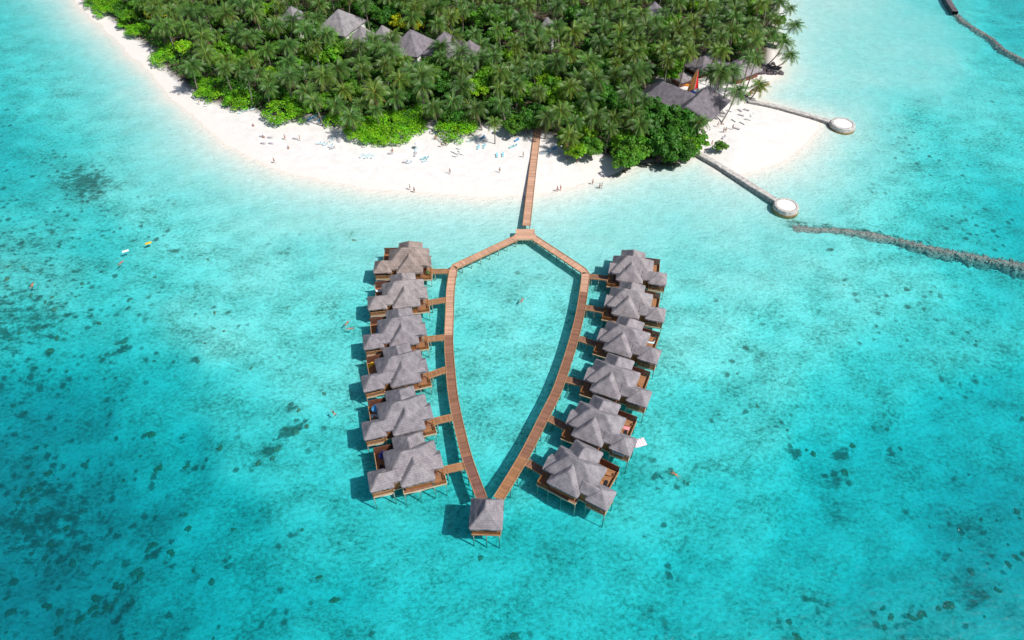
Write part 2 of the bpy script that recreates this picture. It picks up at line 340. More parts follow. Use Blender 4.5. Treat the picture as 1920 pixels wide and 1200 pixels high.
def ground_mat():
    m, nt, out = new_mat('sand_and_seabed')
    b = N(nt, 'ShaderNodeBsdfPrincipled'); b.inputs['Roughness'].default_value = 0.95; b.inputs['Specular IOR Level'].default_value = 0.05
    at = N(nt, 'ShaderNodeVertexColor', layer_name='cover'); sep = N(nt, 'ShaderNodeSeparateColor'); L(nt, at.outputs[0], sep.inputs[0])
    veg, mott, forest = sep.outputs
    geo = N(nt, 'ShaderNodeNewGeometry'); sx = N(nt, 'ShaderNodeSeparateXYZ'); L(nt, geo.outputs['Position'], sx.inputs[0])
    def noise(scale, detail, rot=0.0, stretch=1.0, rough=0.6):
        mp = N(nt, 'ShaderNodeMapping'); mp.inputs['Rotation'].default_value = (0, 0, rot); mp.inputs['Scale'].default_value = (1/stretch, 1, 1)
        mp2 = N(nt, 'ShaderNodeMapping', vector_type='POINT'); 
        L(nt, geo.outputs['Position'], mp.inputs[0])
        n = N(nt, 'ShaderNodeTexNoise', noise_dimensions='2D'); n.inputs['Scale'].default_value = scale; n.inputs['Detail'].default_value = detail; n.inputs['Roughness'].default_value = rough
        L(nt, mp.outputs[0], n.inputs['Vector']); return n.outputs[0]
    # dry sand
    dry = ramp(nt, noise(0.35, 6), [(0.3, (0.70, 0.67, 0.64)), (0.7, (0.80, 0.775, 0.75))]).outputs[0]
    foot = ramp(nt, noise(2.2, 3), [(0.35, (0.86, 0.86, 0.86)), (0.55, (1, 1, 1))]).outputs[0]
    dry = mixc(nt, 0.6, dry, foot, 'MULTIPLY')
    # wet band at the waterline
    zz = mth(nt, 'ADD', sx.outputs[2], mth(nt, 'MULTIPLY', mth(nt, 'SUBTRACT', noise(0.12, 4), 0.5), 0.5))
    wet = mth(nt, 'MULTIPLY', mth(nt, 'SUBTRACT', 1.0, mth(nt, 'DIVIDE', zz, 0.38), True), mth(nt, 'ADD', 1.0, mth(nt, 'MULTIPLY', sx.outputs[2], 3.0), True))
    sand = mixc(nt, wet, dry, (0.76, 0.70, 0.655))
    # submerged sand: fine mottling, with ripple caustics painted into its pale flecks
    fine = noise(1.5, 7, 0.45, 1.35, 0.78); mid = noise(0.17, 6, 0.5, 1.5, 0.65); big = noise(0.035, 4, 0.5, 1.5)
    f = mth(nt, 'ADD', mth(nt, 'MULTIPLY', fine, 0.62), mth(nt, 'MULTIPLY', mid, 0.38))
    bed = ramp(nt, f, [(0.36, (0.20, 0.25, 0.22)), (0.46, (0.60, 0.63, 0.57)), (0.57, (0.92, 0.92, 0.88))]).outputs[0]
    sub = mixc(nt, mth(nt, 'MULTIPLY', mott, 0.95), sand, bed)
    # sea grass and rubble: more of it where 'veg' is high
    pat = mth(nt, 'ADD', mth(nt, 'MULTIPLY', noise(0.62, 8, 0.5, 1.8, 0.78), 0.7), mth(nt, 'MULTIPLY', noise(0.07, 4, 0.4, 1.6), 0.3))
    thr = mth(nt, 'SUBTRACT', 0.70, mth(nt, 'MULTIPLY', veg, 0.40))
    pm = mth(nt, 'MULTIPLY', mth(nt, 'SUBTRACT', pat, thr), 11.0, True)
    pm = mth(nt, 'MULTIPLY', pm, mth(nt, 'MULTIPLY', mott, 1.3, True))
    gcol = ramp(nt, noise(0.8, 5), [(0.35, (0.055, 0.075, 0.055)), (0.55, (0.13, 0.12, 0.085)), (0.7, (0.24, 0.19, 0.15))]).outputs[0]
    sub = mixc(nt, mth(nt, 'MULTIPLY', pm, 0.85), sub, gcol)
    sub2 = mixc(nt, mth(nt, 'MULTIPLY', veg, 0.2), sub, (0.22, 0.24, 0.22))
    vo = N(nt, 'ShaderNodeTexVoronoi', voronoi_dimensions='2D'); vo.inputs['Scale'].default_value = 0.55; vo.inputs['Randomness'].default_value = 1
    wp = N(nt, 'ShaderNodeVectorMath', operation='ADD'); nv_ = N(nt, 'ShaderNodeTexNoise', noise_dimensions='2D'); nv_.inputs['Scale'].default_value = 1.3; nv_.inputs['Detail'].default_value = 4
    L(nt, geo.outputs['Position'], nv_.inputs['Vector']); L(nt, geo.outputs['Position'], wp.inputs[0]); L(nt, nv_.outputs[1], wp.inputs[1]); L(nt, wp.outputs[0], vo.inputs['Vector'])
    sc_ = N(nt, 'ShaderNodeSeparateColor'); L(nt, vo.outputs['Color'], sc_.inputs[0])
    keep = mth(nt, 'MULTIPLY', mth(nt, 'SUBTRACT', mth(nt, 'ADD', mth(nt, 'ADD', mth(nt, 'MULTIPLY', sc_.outputs[0], .5), mth(nt, 'MULTIPLY', noise(0.05, 4, 0.4, 1.6), 0.9)), mth(nt, 'MULTIPLY', veg, .60)), .93), 9.0, True)
    dot = mth(nt, 'MULTIPLY', mth(nt, 'SUBTRACT', mth(nt, 'MULTIPLY', sc_.outputs[1], .55), vo.outputs['Distance']), 4.0, True)
    sp = mth(nt, 'MULTIPLY', mth(nt, 'MULTIPLY', keep, dot), mott)
    sub2 = mixc(nt, mth(nt, 'MULTIPLY', sp, .8), sub2, (0.17, 0.125, 0.095))
    # leaf litter under the trees
    litter = ramp(nt, noise(0.6, 6), [(0.35, (0.035, 0.03, 0.02)), (0.65, (0.14, 0.11, 0.075))]).outputs[0]
    c = mixc(nt, forest, sub2, litter)
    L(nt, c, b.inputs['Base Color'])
    bp = N(nt, 'ShaderNodeBump'); bp.inputs['Strength'].default_value = 0.25; bp.inputs['Distance'].default_value = 0.12
    L(nt, fine, bp.inputs['Height']); L(nt, bp.outputs[0], b.inputs['Normal'])
    L(nt, b.outputs[0], out.inputs[0]); return m
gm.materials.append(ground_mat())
ground = link('ground', gm); tag(ground, 'white sand island shelving into a pale sandy seabed', 'ground', kind='structure')
def gz(x, y):
    i = int(np.clip(np.searchsorted(gx, x), 1, len(gx)-1)); j = int(np.clip(np.searchsorted(gy, y), 1, len(gy)-1))
    tx = (x-gx[i-1])/(gx[i]-gx[i-1]); ty = (y-gy[j-1])/(gy[j]-gy[j-1])
    return float((Z[j-1, i-1]*(1-tx)+Z[j-1, i]*tx)*(1-ty)+(Z[j, i-1]*(1-tx)+Z[j, i]*tx)*ty)
def GS(px, py):
    """point of the ground or seabed seen at a pixel"""
    z = 0.5
    for _ in range(6):
        p = G(px, py, z); z = gz(p.x, p.y)
    return Vector((p.x, p.y, z))

# ------------------------------------------------------------------ water: a clear absorbing body of water
def water_mat():
    m, nt, out = new_mat('lagoon_water')
    tr = N(nt, 'ShaderNodeBsdfTransparent'); gl = N(nt, 'ShaderNodeBsdfGlossy'); gl.inputs['Roughness'].default_value = 0.12
    tc = N(nt, 'ShaderNodeTexCoord'); mp = N(nt, 'ShaderNodeMapping'); mp.inputs['Rotation'].default_value = (0, 0, 0.6); mp.inputs['Scale'].default_value = (0.5, 1, 1)
    L(nt, tc.outputs['Object'], mp.inputs[0])
    n1 = N(nt, 'ShaderNodeTexNoise', noise_dimensions='2D'); n1.inputs['Scale'].default_value = 0.9; n1.inputs['Detail'].default_value = 6; n1.inputs['Roughness'].default_value = 0.65
    L(nt, mp.outputs[0], n1.inputs['Vector'])
    bp = N(nt, 'ShaderNodeBump'); bp.inputs['Strength'].default_value = 0.5; bp.inputs['Distance'].default_value = 0.4
    L(nt, n1.outputs[0], bp.inputs['Height'])
    fr = N(nt, 'ShaderNodeFresnel'); fr.inputs['IOR'].default_value = 1.33
    L(nt, bp.outputs[0], fr.inputs['Normal']); L(nt, bp.outputs[0], gl.inputs['Normal'])
    mx = N(nt, 'ShaderNodeMixShader'); L(nt, fr.outputs[0], mx.inputs[0]); L(nt, tr.outputs[0], mx.inputs[1]); L(nt, gl.outputs[0], mx.inputs[2])
    L(nt, mx.outputs[0], out.inputs[0])
    va = N(nt, 'ShaderNodeVolumeAbsorption'); den = 0.45
    va.inputs['Density'].default_value = den
    va.inputs['Color'].default_value = (1-0.40/den, 1-0.023/den, 1-0.004/den, 1)
    vs = N(nt, 'ShaderNodeVolumeScatter'); vs.inputs['Density'].default_value = 0.06; vs.inputs['Color'].default_value = (.28, .84, 1.0, 1); vs.inputs['Anisotropy'].default_value = 0.3
    ad = N(nt, 'ShaderNodeAddShader'); L(nt, va.outputs[0], ad.inputs[0]); L(nt, vs.outputs[0], ad.inputs[1])
    L(nt, ad.outputs[0], out.inputs['Volume']); return m
w = MB().box(-4900, 4900, -4900, 4900, -30, 0).build('water', water_mat())
tag(w, 'clear turquoise lagoon water over pale sand', 'water', kind='structure')

# ------------------------------------------------------------------ thatched roofs
def roof_mesh(name, faces, sx=1, bevel=0.26, cut=0.45, amp=0.05, seed=0, thick=0.28):
    """faces: top faces as lists of 3-D points; closed below by a skirt and an underside"""
    bm = bmesh.new(); cache = {}
    def V(p):
        k = (round(p[0], 3), round(p[1], 3), round(p[2], 3))
        if k not in cache: cache[k] = bm.verts.new((sx*p[0], p[1], p[2]))
        return cache[k]
    tops = [bm.faces.new([V(p) for p in f]) for f in faces]
    bmesh.ops.recalc_face_normals(bm, faces=bm.faces)
    uvl = bm.loops.layers.uv.new('UVMap')
    for f in tops:
        if f.normal.z < 0: f.normal_flip()
    for f in tops:
        n = f.normal; t = Vector((0,0,1)).cross(n)
        t = t.normalized() if t.length > 1e-3 else Vector((1,0,0)); d = n.cross(t)
        o = random.random()*30
        for lp in f.loops: lp[uvl].uv = (lp.vert.co.dot(t)+o, lp.vert.co.dot(d))
    inner = [e for e in bm.edges if len(e.link_faces) == 2]
    bmesh.ops.bevel(bm, geom=inner, offset=bevel, segments=3, profile=0.5, affect='EDGES', clamp_overlap=True)
    border = [e for e in bm.edges if len(e.link_faces) == 1]
    ex = bmesh.ops.extrude_edge_only(bm, edges=border)
    nv = [v for v in ex['geom'] if isinstance(v, bmesh.types.BMVert)]
    for v in nv: v.co.z -= thick
    for _ in range(6):
        long = [e for e in bm.edges if e.calc_length() > cut*1.5]
        if not long: break
        bmesh.ops.subdivide_edges(bm, edges=long, cuts=1, use_grid_fill=True)
    bmesh.ops.triangulate(bm, faces=[f for f in bm.faces if len(f.verts) > 4])
    low = {v for e in bm.edges if len(e.link_faces) == 1 for v in e.verts}
    for v in bm.verts:
        p = v.co*0.9+Vector((seed*7.1, 3.3, 0)); q = v.co*3.1+Vector((seed*3.3, 9, 0))
        v.co.z += amp*2.0*(mnoise.noise(p))+amp*0.8*mnoise.noise(q)
        if v in low:
            v.co.z -= random.random()*0.16; v.co.x += random.uniform(-.05, .05); v.co.y += random.uniform(-.05, .05)
    bl = [e for e in bm.edges if len(e.link_faces) == 1]
    bmesh.ops.recalc_face_normals(bm, faces=bm.faces)
    bmesh.ops.holes_fill(bm, edges=bl, sides=0)
    me = bpy.data.meshes.new(name); bm.to_mesh(me); bm.free()
    me.materials.append(M['thatch'])
    return me
def hip(axis, ra, rb, rect, ze):
    """top faces of a hipped roof: ridge ra-rb along axis, eaves on rect (x0,x1,y0,y1)"""
    x0, x1, y0, y1 = rect; a, b, c, d = (x0,y0,ze), (x1,y0,ze), (x1,y1,ze), (x0,y1,ze)
    if ra == rb: return [[a,b,ra],[b,c,ra],[c,d,ra],[d,a,ra]]
    if axis == 'y': return [[a,b,ra],[b,c,rb,ra],[c,d,rb],[d,a,ra,rb]]
    return [[d,a,ra],[a,b,rb,ra],[b,c,rb],[c,d,ra,rb]]
def slat_rail(mb, a, b, z, h=0.95, n=4):
    """railing of framed panels with crossed bars between two points"""
    a, b = Vector((*a, z)), Vector((*b, z)); up = Vector((0,0,h))
    mb.beam(a+up, b+up, 0.1, 0.08, 0.9); mb.beam(a+up*0.12, b+up*0.12, 0.07, 0.07, 0.7)
    for i in range(n+1):
        p = a.lerp(b, i/n); mb.beam(p, p+up, 0.09, 0.09, 0.8)
        if i < n:
            q = a.lerp(b, (i+1)/n)
            mb.beam(p+up*0.14, q+up*0.94, 0.06, 0.05, 0.6); mb.beam(p+up*0.94, q+up*0.14, 0.05, 0.06, 0.6)
            m = p.lerp(q, .5); mb.beam(m+up*0.14, m+up*0.94, 0.045, 0.045, .5)
def planks(mb, x0, x1, y0, y1, z, along='y', w=0.22, t=0.06):
    if along == 'y':
        n = max(1, int((x1-x0)/w)); s = (x1-x0)/n
        for i in range(n): mb.box(x0+i*s, x0+(i+1)*s-0.02, y0, y1, z-t, z)
    else:
        n = max(1, int((y1-y0)/w)); s = (y1-y0)/n
        for i in range(n): mb.box(x0, x1, y0+i*s, y0+(i+1)*s-0.02, z-t, z)

DZ = 1.25
FA = Vector((0.3, -2.2, 6.45)); GA = Vector((-5.95, -2.1, 5.35))
def make_villa(sx, seed):
    root = empty('water_villa')
    def rf(nm, faces, sd, **k): 
        o = link(nm, roof_mesh(nm, faces, sx, seed=seed+sd, **k), root); return o
    rf('main_roof', hip('x', (-1.5,0,7.2), (1.5,0,7.2), (-4.75,4.65,-3.0,3.0), 4.15), 1)
    rf('front_roof', hip('y', (0.3,-2.2,6.45), (0.3,0.6,6.45), (-2.75,3.35,-4.75,0.9), 3.55), 2)
    rf('rear_roof', hip('y', (0.1,-.6,6.5), (0.1,3.25,6.5), (-2.75,2.95,-1.2,5.7), 3.9), 3)
    rf('porch_roof', [[(2.6,-2.8,3.7),(5.2,-2.8,3.7),(5.1,-.95,5.2),(2.6,-.95,5.2)],[(2.6,-.95,5.2),(5.1,-.95,5.2),(5.2,.85,3.7),(2.6,.85,3.7)]], 4)
    g = GA; rf('gazebo_roof', hip('x', (g.x-.12,g.y,g.z), (g.x+.12,g.y,g.z), (g.x-2.1,g.x+2.1,g.y-2.1,g.y+2.1), 3.4), 5)
    rf('link_roof', [[(-5.9,-3.5,3.75),(-2.4,-3.5,3.75),(-2.4,-2.1,5.25),(-5.9,-2.1,5.25)],[(-5.9,-2.1,5.25),(-2.4,-2.1,5.25),(-2.4,-.7,3.75),(-5.9,-.7,3.75)]], 6)
    def mb(): return MB(sx)
    # floor platform with its pale edge beams
    b = mb()
    planks(b, -4.3, 4.3, -2.7, 2.7, DZ); planks(b, -2.4, 3.0, -4.6, -2.72, DZ); planks(b, -2.5, 2.7, 2.72, 5.3, DZ)
    planks(b, -4.28, -2.42, -3.3, -2.72, DZ); b.build('floor', M['deck'], root)
    b = mb()
    for p, q in (((-2.5,-4.7),(5.2,-4.7)),((-2.5,-4.7),(-2.5,-3.4)),((5.2,-4.7),(5.2,-.4)),((-4.4,-3.4),(-2.5,-3.4))):
        b.beam((*p, DZ-.16), (*q, DZ-.16), 0.12, 0.26)
    b.build('edge_beam', M['cream'], root)
    # walls: one body with corner boards
    b = mb()
    b.box(-3.9,3.9,-2.2,2.2,DZ+.002,4.2); b.box(-2.0,2.6,-4.2,-2.205,DZ+.002,3.75); b.box(-2.0,2.3,2.205,4.9,DZ+.002,3.8)
    for x, y in ((-3.9,-2.2),(3.9,-2.2),(-3.9,2.2),(3.9,2.2),(-2.0,-4.2),(2.6,-4.2),(-2,4.9),(2.3,4.9)): b.box(x-.08,x+.08,y-.08,y+.08,DZ+.004,3.55,.9)
    for k in range(-7, 9): b.box(k*.28+.1, k*.28+.13, -4.22, -4.201, DZ+.05, 3.4, .1)
    b.build('wall', M['wallwood'], root)
    for x in (-1.1, 1.2):
        o = mb().box(x-.5, x+.5, -4.235, -4.18, DZ+.95, 3.0).build('window', M['cream'], root)
        mb().box(x-.42, x+.42, -4.26, -4.24, DZ+1.03, 2.92).build('pane', M['glass'], o)
    o = mb().box(2.9,3.75,-2.26,-2.19,DZ+.03,3.6).build('door', M['screen'], root)
    mb().box(3.55,3.62,-2.32,-2.265,2.5,2.7).build('handle', M['pipe'], o)
    # entry deck at the porch, gazebo platform, sun deck with its screen walls
    b = mb(); planks(b, 3.02, 5.15, -4.6, -2.72, DZ, 'x'); planks(b, 4.32, 5.15, -2.7, -.5, DZ, 'x'); b.build('entry_deck', M['deck_orange'], root)
    b = mb(); slat_rail(b, (3.1,-4.6), (5.1,-4.6), DZ, .9, 3); slat_rail(b, (5.1,-4.6), (5.1,-3.1), DZ, .9, 2); b.build('entry_railing', M['wallwood'], root)
    for y in (-2.6, .5): mb().beam((4.9,y,DZ-.05), (4.9,y,3.8), .14, .14).build('porch_post', M['wallwood'], root)
    b = mb(); planks(b, g.x-1.75, g.x+1.75, g.y-1.75, g.y+1.75, DZ, 'x'); b.build('gazebo_deck', M['deck'], root)
    b = mb(); x0, x1, y0, y1 = g.x-1.75, g.x+1.75, g.y-1.75, g.y+1.75
    slat_rail(b, (x0,y0), (x1,y0), DZ, .95, 5); slat_rail(b, (x0,y0), (x0,y1), DZ, .95, 5); slat_rail(b, (x1,y0), (x1,y0+1.3), DZ, .95, 2)
    b.build('gazebo_railing', M['kerb'], root)
    for x in (x0, x1):
        for y in (y0, y1): mb().beam((x,y,DZ-.1),(x,y,3.6),.15,.15).build('gazebo_post', M['wallwood'], root)
    b = mb(); b.beam((x0-.05,y0-.06,DZ-.18),(x1+.05,y0-.06,DZ-.18),.1,.28); b.beam((x0-.06,y0,DZ-.18),(x0-.06,y1,DZ-.18),.1,.28); b.build('gazebo_beam', M['cream'], root)
    b = mb(); b.box(-4.15,-2.05,-3.25,-.95,DZ+.004,3.7); b.build('link_wall', M['wallwood'], root)
    b = mb(); planks(b, -6.3, -2.52, 2.72, 4.9, DZ-.03, 'x'); planks(b, -6.3, -4.32, -.3, 2.7, DZ-.03, 'x'); b.build('sun_deck', M['deck_orange'], root)
    b = mb()
    for k in range(15): b.box(-6.3+k*.252, -6.3+k*.252+.235, 4.9, 4.96, DZ-.25, DZ+1.75)
    b.box(-6.36,-2.5,4.88,4.99,DZ+1.752,DZ+1.82,.9); b.build('screen_wall', M['screen'], root)
    b = mb()
    for k in range(19): b.box(-6.36, -6.3, -.25+k*.27, -.25+k*.27+.25, DZ-.25, DZ+.55)
    b.box(-6.4,-6.27,-.25,4.86,DZ+.552,DZ+.62,.9); b.build('side_screen', M['kerb'], root)
    b = mb(); b.beam((-6.3,.6,DZ-.2),(-7.2,.6,.4),.08,.7); 
    for k in range(5): b.beam((-6.4-k*.18,.3,DZ-.35-k*.26),(-6.4-k*.18,1.0,DZ-.35-k*.26),.22,.05)
    b.build('water_stair', M['deck'], root)
    for x, y in ((-4.2,-2.6),(-2.4,-4.5),(.3,-4.5),(2.9,-4.5),(5.0,-4.5),(5.0,-.7),(4.2,2.6),(-4.2,2.6),(-2.4,5.1),(2.6,5.1),(0,1),(-6.2,4.7),(-6.2,0),(x0,y0),(x1,y0),(x0,y1),(x1,y1)):
        mb().beam((x,y,-3.6),(x,y,DZ-.08),.15,.15).build('stilt', M['post'], root)
    b = mb()
    b.tube([(-2.3,-4.62,.9),(.3,-4.62,.6),(2.9,-4.62,1.1)],[.05]*3,6); b.tube([(x0+.1,y0-.05,.95),(x1-.3,y0-.05,.7)],[.05]*2,6)
    b.build('waste_pipe', M['pipe'], root)
    return root
LV = [((766.3,480),(716.3,488)),((757.5,542.5),(705.5,555)),((754.3,612.5),(696.3,627.5)),((753,685),(697.5,703.75)),((757.3,773.3),(701.3,792)),((775.2,866.7),(712,887.5))]
RV = [((1182,496.3),(1237.5,510)),((1178,560),(1231.8,576.3)),((1164.5,628.8),(1221.3,652.5)),((1142.7,705.3),(1201.3,730.7)),((1110.7,790.7),(1170.7,820)),((1066.7,881.3),(1129.3,918.7))]
LLAB = ['thatched water villa with tan roofs, nearest the beach in the row beside the reef','grey thatched water villa with a white hammock on its deck','grey thatched water villa with a royal blue deck chair',
        'grey thatched water villa with a yellow towel on its deck','grey thatched water villa with a bright light blue sunshade on deck','thatched water villa with a navy parasol on deck, nearest the pavilion on its row']
RLAB = ['pale grey thatched water villa nearest the beach in the row beside the stone platforms','pale grey thatched water villa, second from the beach on the stone platform side','grey thatched water villa with a pale blue towel on its sun deck',
        'grey thatched water villa with a blue lounger in its gazebo','grey thatched water villa beside the floating pink mattress','slanting grey thatched water villa nearest the pavilion, with bare brown loungers on deck']
TINT = [(1.12,.95,.83),(1.1,1.03,1.0),(.93,.9,.93),(.92,.89,.93),(.92,.9,.95),(1.02,.98,1.0)]
TINTR = [(1.05,1.0,1.0),(1.03,.99,.99),(.97,.93,.95),(.97,.94,.97),(.95,.93,.97),(.95,.93,.98)]
VILLAS = []
for sx, rows, labs, tints in ((1, LV, LLAB, TINT), (-1, RV, RLAB, TINTR)):
    proto = make_villa(sx, 3 if sx > 0 else 50)
    roots = [proto]+[copy_tree(proto) for _ in rows[1:]]
    for root, (fa, ga), lb, ti in zip(roots, rows, labs, tints):
        A = G(*fa, FA.z); B = G(*ga, GA.z)
        a2 = Vector((sx*FA.x, FA.y)); b2 = Vector((sx*GA.x, GA.y))
        w1 = (B-A).to_2d(); w0 = b2-a2
        ang = math.atan2(w1.y, w1.x)-math.atan2(w0.y, w0.x); ang = (ang+math.pi) % (2*math.pi)-math.pi
        rot = Matrix.Rotation(ang, 2)
        c = (A+B).to_2d()/2 - rot @ ((a2+b2)/2)
        root.location = (c.x, c.y, 0); root.rotation_euler = (0, 0, ang)
        tag(root, lb, 'water villa', 'thatched water villas along the loop walkway')
        for ch in root.children:
            if 'roof' in ch.name: ch.color = (*ti, 1)
        VILLAS.append((root, sx, c, ang))
def villa_pt(i, x, y, z):
    root, sx, c, ang = VILLAS[i]
    p = Matrix.Rotation(ang, 2) @ Vector((sx*x, y)); return Vector((c.x+p.x, c.y+p.y, z))

# ------------------------------------------------------------------ walkways
def walkway(name, pts, width, sections, label, cat='walkway', post_step=2.6, group=None, z=DZ, rails=True, postlen=None):
    """pts: centre line; sections: [(end fraction, material)], each a deck mesh of its own"""
    root = empty(name, (pts[0].x, pts[0].y, 0), 0, label, cat, group)
    o = Vector((pts[0].x, pts[0].y, 0)); P = [Vector((p.x, p.y, 0))-o for p in pts]
    Ls = [0]
    for a, b in zip(P, P[1:]): Ls.append(Ls[-1]+(b-a).length)
    T = Ls[-1]
    def at(s):
        s = min(max(s, 0), T)
        for i in range(len(P)-1):
            if s <= Ls[i+1] or i == len(P)-2:
                t = (s-Ls[i])/max(Ls[i+1]-Ls[i], 1e-6); p = P[i].lerp(P[i+1], t)
                j = i if t < .5 else min(i+1, len(P)-2)
                d = (P[i+1]-P[i]).normalized(); return p, d, Vector((d.y, -d.x, 0))
    s0 = 0
    for fr, mat in sections:
        mb = MB(); n = max(1, round((fr*T-s0)/0.26)); st = (fr*T-s0)/n
        for k in range(n):
            a, b = at(s0+k*st), at(s0+(k+1)*st-.025); w2 = width/2-random.random()*.03
            q = [a[0]-a[2]*w2, a[0]+a[2]*w2, b[0]+b[2]*w2, b[0]-b[2]*w2]
            mb.add([(p.x,p.y,z-.07) for p in q]+[(p.x,p.y,z) for p in q], [(3,2,1,0),(4,5,6,7),(0,1,5,4),(1,2,6,5),(2,3,7,6),(3,0,4,7)])
        mb.build('deck', mat, root); s0 = fr*T
    for sd in (-1, 1):
        mb = MB(); n = max(1, int(T/1.5))
        for k in range(n):
            a, b = at(T*k/n), at(T*(k+1)/n)
            pa, pb = a[0]+a[2]*sd*(width/2+.03), b[0]+b[2]*sd*(width/2+.03)
            mb.beam((pa.x,pa.y,z-.02), (pb.x,pb.y,z-.02), .13, .3)
        mb.build('edge_beam', M['kerb'], root)
    n = max(1, int(T/post_step))
    for k in range(n+1):
        p, d, s = at(T*(k+.25)/(n+.5))
        for sd in (-1, 1):
            q = p+s*sd*(width/2-.18); zb = -3.4 if postlen is None else postlen
            MB().tube([(q.x,q.y,zb),(q.x,q.y,z-.08)],[.12,.11],7).build('post', M['post'], root)
        a, b = p-s*(width/2+.1), p+s*(width/2+.1)
        MB().beam((a.x,a.y,z-.22),(b.x,b.y,z-.22),.16,.2).build('crossbeam', M['post'], root)
    return root
def GP(l): return [G(x, y, DZ) for x, y in l]
left = GP([(968,446),(910,473.5),(851,501)]); lcur = spline(GP([(851,501),(845,540),(843,590),(841.5,640),(844.5,690),(849,737),(856.5,780),(869,833),(880,871),(904,936)]), 1.2)
right = GP([(1001,446),(1050,478),(1099,511)]); rcur = spline(GP([(1099,511),(1095.5,540),(1087.5,590),(1075,640),(1059.5,690),(1042.5,737),(1021,780),(994.7,833),(972.5,873),(934,936)]), 1.2)
walkway('loop_walkway', left+lcur[1:], 1.75, [(.285,M['deck_pale']),(.50,M['deck_pale']),(.885,M['deck']),(1,M['deck_dark'])], 'curving timber walkway serving the villas beside the reef, darker planks towards the pavilion', group='timber arms of the loop walkway')
walkway('loop_walkway', right+rcur[1:], 1.75, [(.30,M['deck_pale']),(.88,M['deck']),(1,M['deck_orange'])], 'curving timber walkway serving the villas on the stone platform side', group='timber arms of the loop walkway')
walkway('beach_jetty', GP([(1009,238),(1000,310),(987,423)]), 1.85, [(.25,M['deck_pale']),(1,M['deck_pale'])], 'straight pinkish timber jetty running from the beach to the loop walkway', 'jetty', 3.0)
# junction platform
pc = G(985, 438, DZ); root = empty('junction_platform', (pc.x, pc.y, 0), 0, 'timber platform where the beach jetty splits into two arms', 'platform')
mb = MB(); hw = lambda y: 2.25 if y > -.2 else (2.75 if y > -1.1 else 2.75-(-1.1-y)*.45)
for k in range(15):
    y = 1.75-k*.27; a, b = hw(y), hw(y-.25); mb.add([(-a,y,DZ-.06),(a,y,DZ-.06),(b,y-.25,DZ-.06),(-b,y-.25,DZ-.06),(-a,y,DZ+.012),(a,y,DZ+.012),(b,y-.25,DZ+.012),(-b,y-.25,DZ+.012)],[(3,2,1,0),(4,5,6,7),(0,1,5,4),(1,2,6,5),(2,3,7,6),(3,0,4,7)])
mb.build('deck', M['deck_pale'], root)
mb = MB()
for a, b in (((-2.2,-2.36),(2.2,-2.36)),((-2.3,-.1),(-2.3,1.75)),((2.3,-.1),(2.3,1.75))): mb.beam((*a,DZ-.02),(*b,DZ-.02),.13,.3)
mb.build('edge_beam', M['cream'], root)
for x in (-2,-.7,.7,2):
    for y in (-1.7,1.4): MB().tube([(x,y,-2.6),(x,y,DZ-.08)],[.12,.11],7).build('post', M['post'], root)
# foot bridges to the villas
allc = {1: lcur, -1: rcur}
order = ['first','second','third','fourth','fifth','sixth']
for i, (v, sx, c, ang) in enumerate(VILLAS):
    e = villa_pt(i, 5.15, -1.9, DZ)
    dirv = (villa_pt(i, 9, -1.9, DZ)-e).to_2d().normalized()
    best = min(allc[sx], key=lambda p: abs((p.to_2d()-e.to_2d()).cross(dirv)) + (0 if (p.to_2d()-e.to_2d()).dot(dirv) > 0 else 99))
    q = best.copy(); d = (q-e).to_2d().normalized(); q = Vector((q.x-d.x*.98, q.y-d.y*.98, DZ))
    walkway('foot_bridge', [e, q], 1.35, [(1, M['deck_orange'] if sx > 0 else M['deck'])], 'short timber footbridge to the %s villa from the beach on the %s' % (order[i % 6], 'reef side row' if sx > 0 else 'stone platform side row'), 'footbridge', 2.0, 'footbridges from loop walkway to villas', DZ-.012)

# ------------------------------------------------------------------ pavilion at the foot of the loop
p0 = (G(885,934,3.9)+G(943.5,934,3.9)+G(880.6,991.6,3.9)+G(939.5,993.5,3.9))/4
root = empty('end_pavilion', (p0.x, p0.y, 0), R(-2), 'square open pavilion with a grey thatched pyramid roof where the two walkway arms meet', 'pavilion')
ro = link('roof', roof_mesh('roof', hip('y', (0,-.7,7.2), (0,.7,7.2), (-2.8,2.8,-2.85,2.85), 3.8), seed=91, amp=.06), root); ro.color = (1.0,.96,1.0,1)
mb = MB(); planks(mb, -2.4, 2.4, -2.4, 2.4, DZ+.012, 'x'); mb.build('deck', M['deck'], root)
mb = MB(); slat_rail(mb, (-2.35,-2.35),(2.35,-2.35), DZ, 1.0, 6); slat_rail(mb, (-2.35,-2.35),(-2.35,2.35), DZ, 1.0, 6); slat_rail(mb, (2.35,-2.35),(2.35,2.35), DZ, 1.0, 6)
mb.build('railing', M['wallwood'], root)
mb = MB(); mb.beam((-2.45,-2.46,DZ-.16),(2.45,-2.46,DZ-.16),.1,.28); mb.beam((-2.46,-2.4,DZ-.16),(-2.46,2.4,DZ-.16),.1,.28); mb.beam((2.46,-2.4,DZ-.16),(2.46,2.4,DZ-.16),.1,.28); mb.build('edge_beam', M['kerb'], root)
mb = MB()
for s in (-1,1): mb.box(s*1.0-.6,s*1.0+.6,-2.0,-1.55,DZ+.35,DZ+.45); mb.box(s*1.0-.6,s*1.0-.5,-2,-1.55,DZ+.02,DZ+.35); mb.box(s*1.0+.5,s*1.0+.6,-2,-1.55,DZ+.02,DZ+.35)
mb.build('bench', M['deck_orange'], root)
for x in (-2.25,2.25):
    for y in (-2.25,2.25): MB().beam((x,y,DZ),(x,y,4.0),.18,.18).build('roof_post', M['wallwood'], root)
for x in (-2.2,0,2.2):
    for y in (-2.2,0,2.2): MB().tube([(x,y,-4),(x,y,DZ-.08)],[.13,.12],7).build('stilt', M['post'], root)

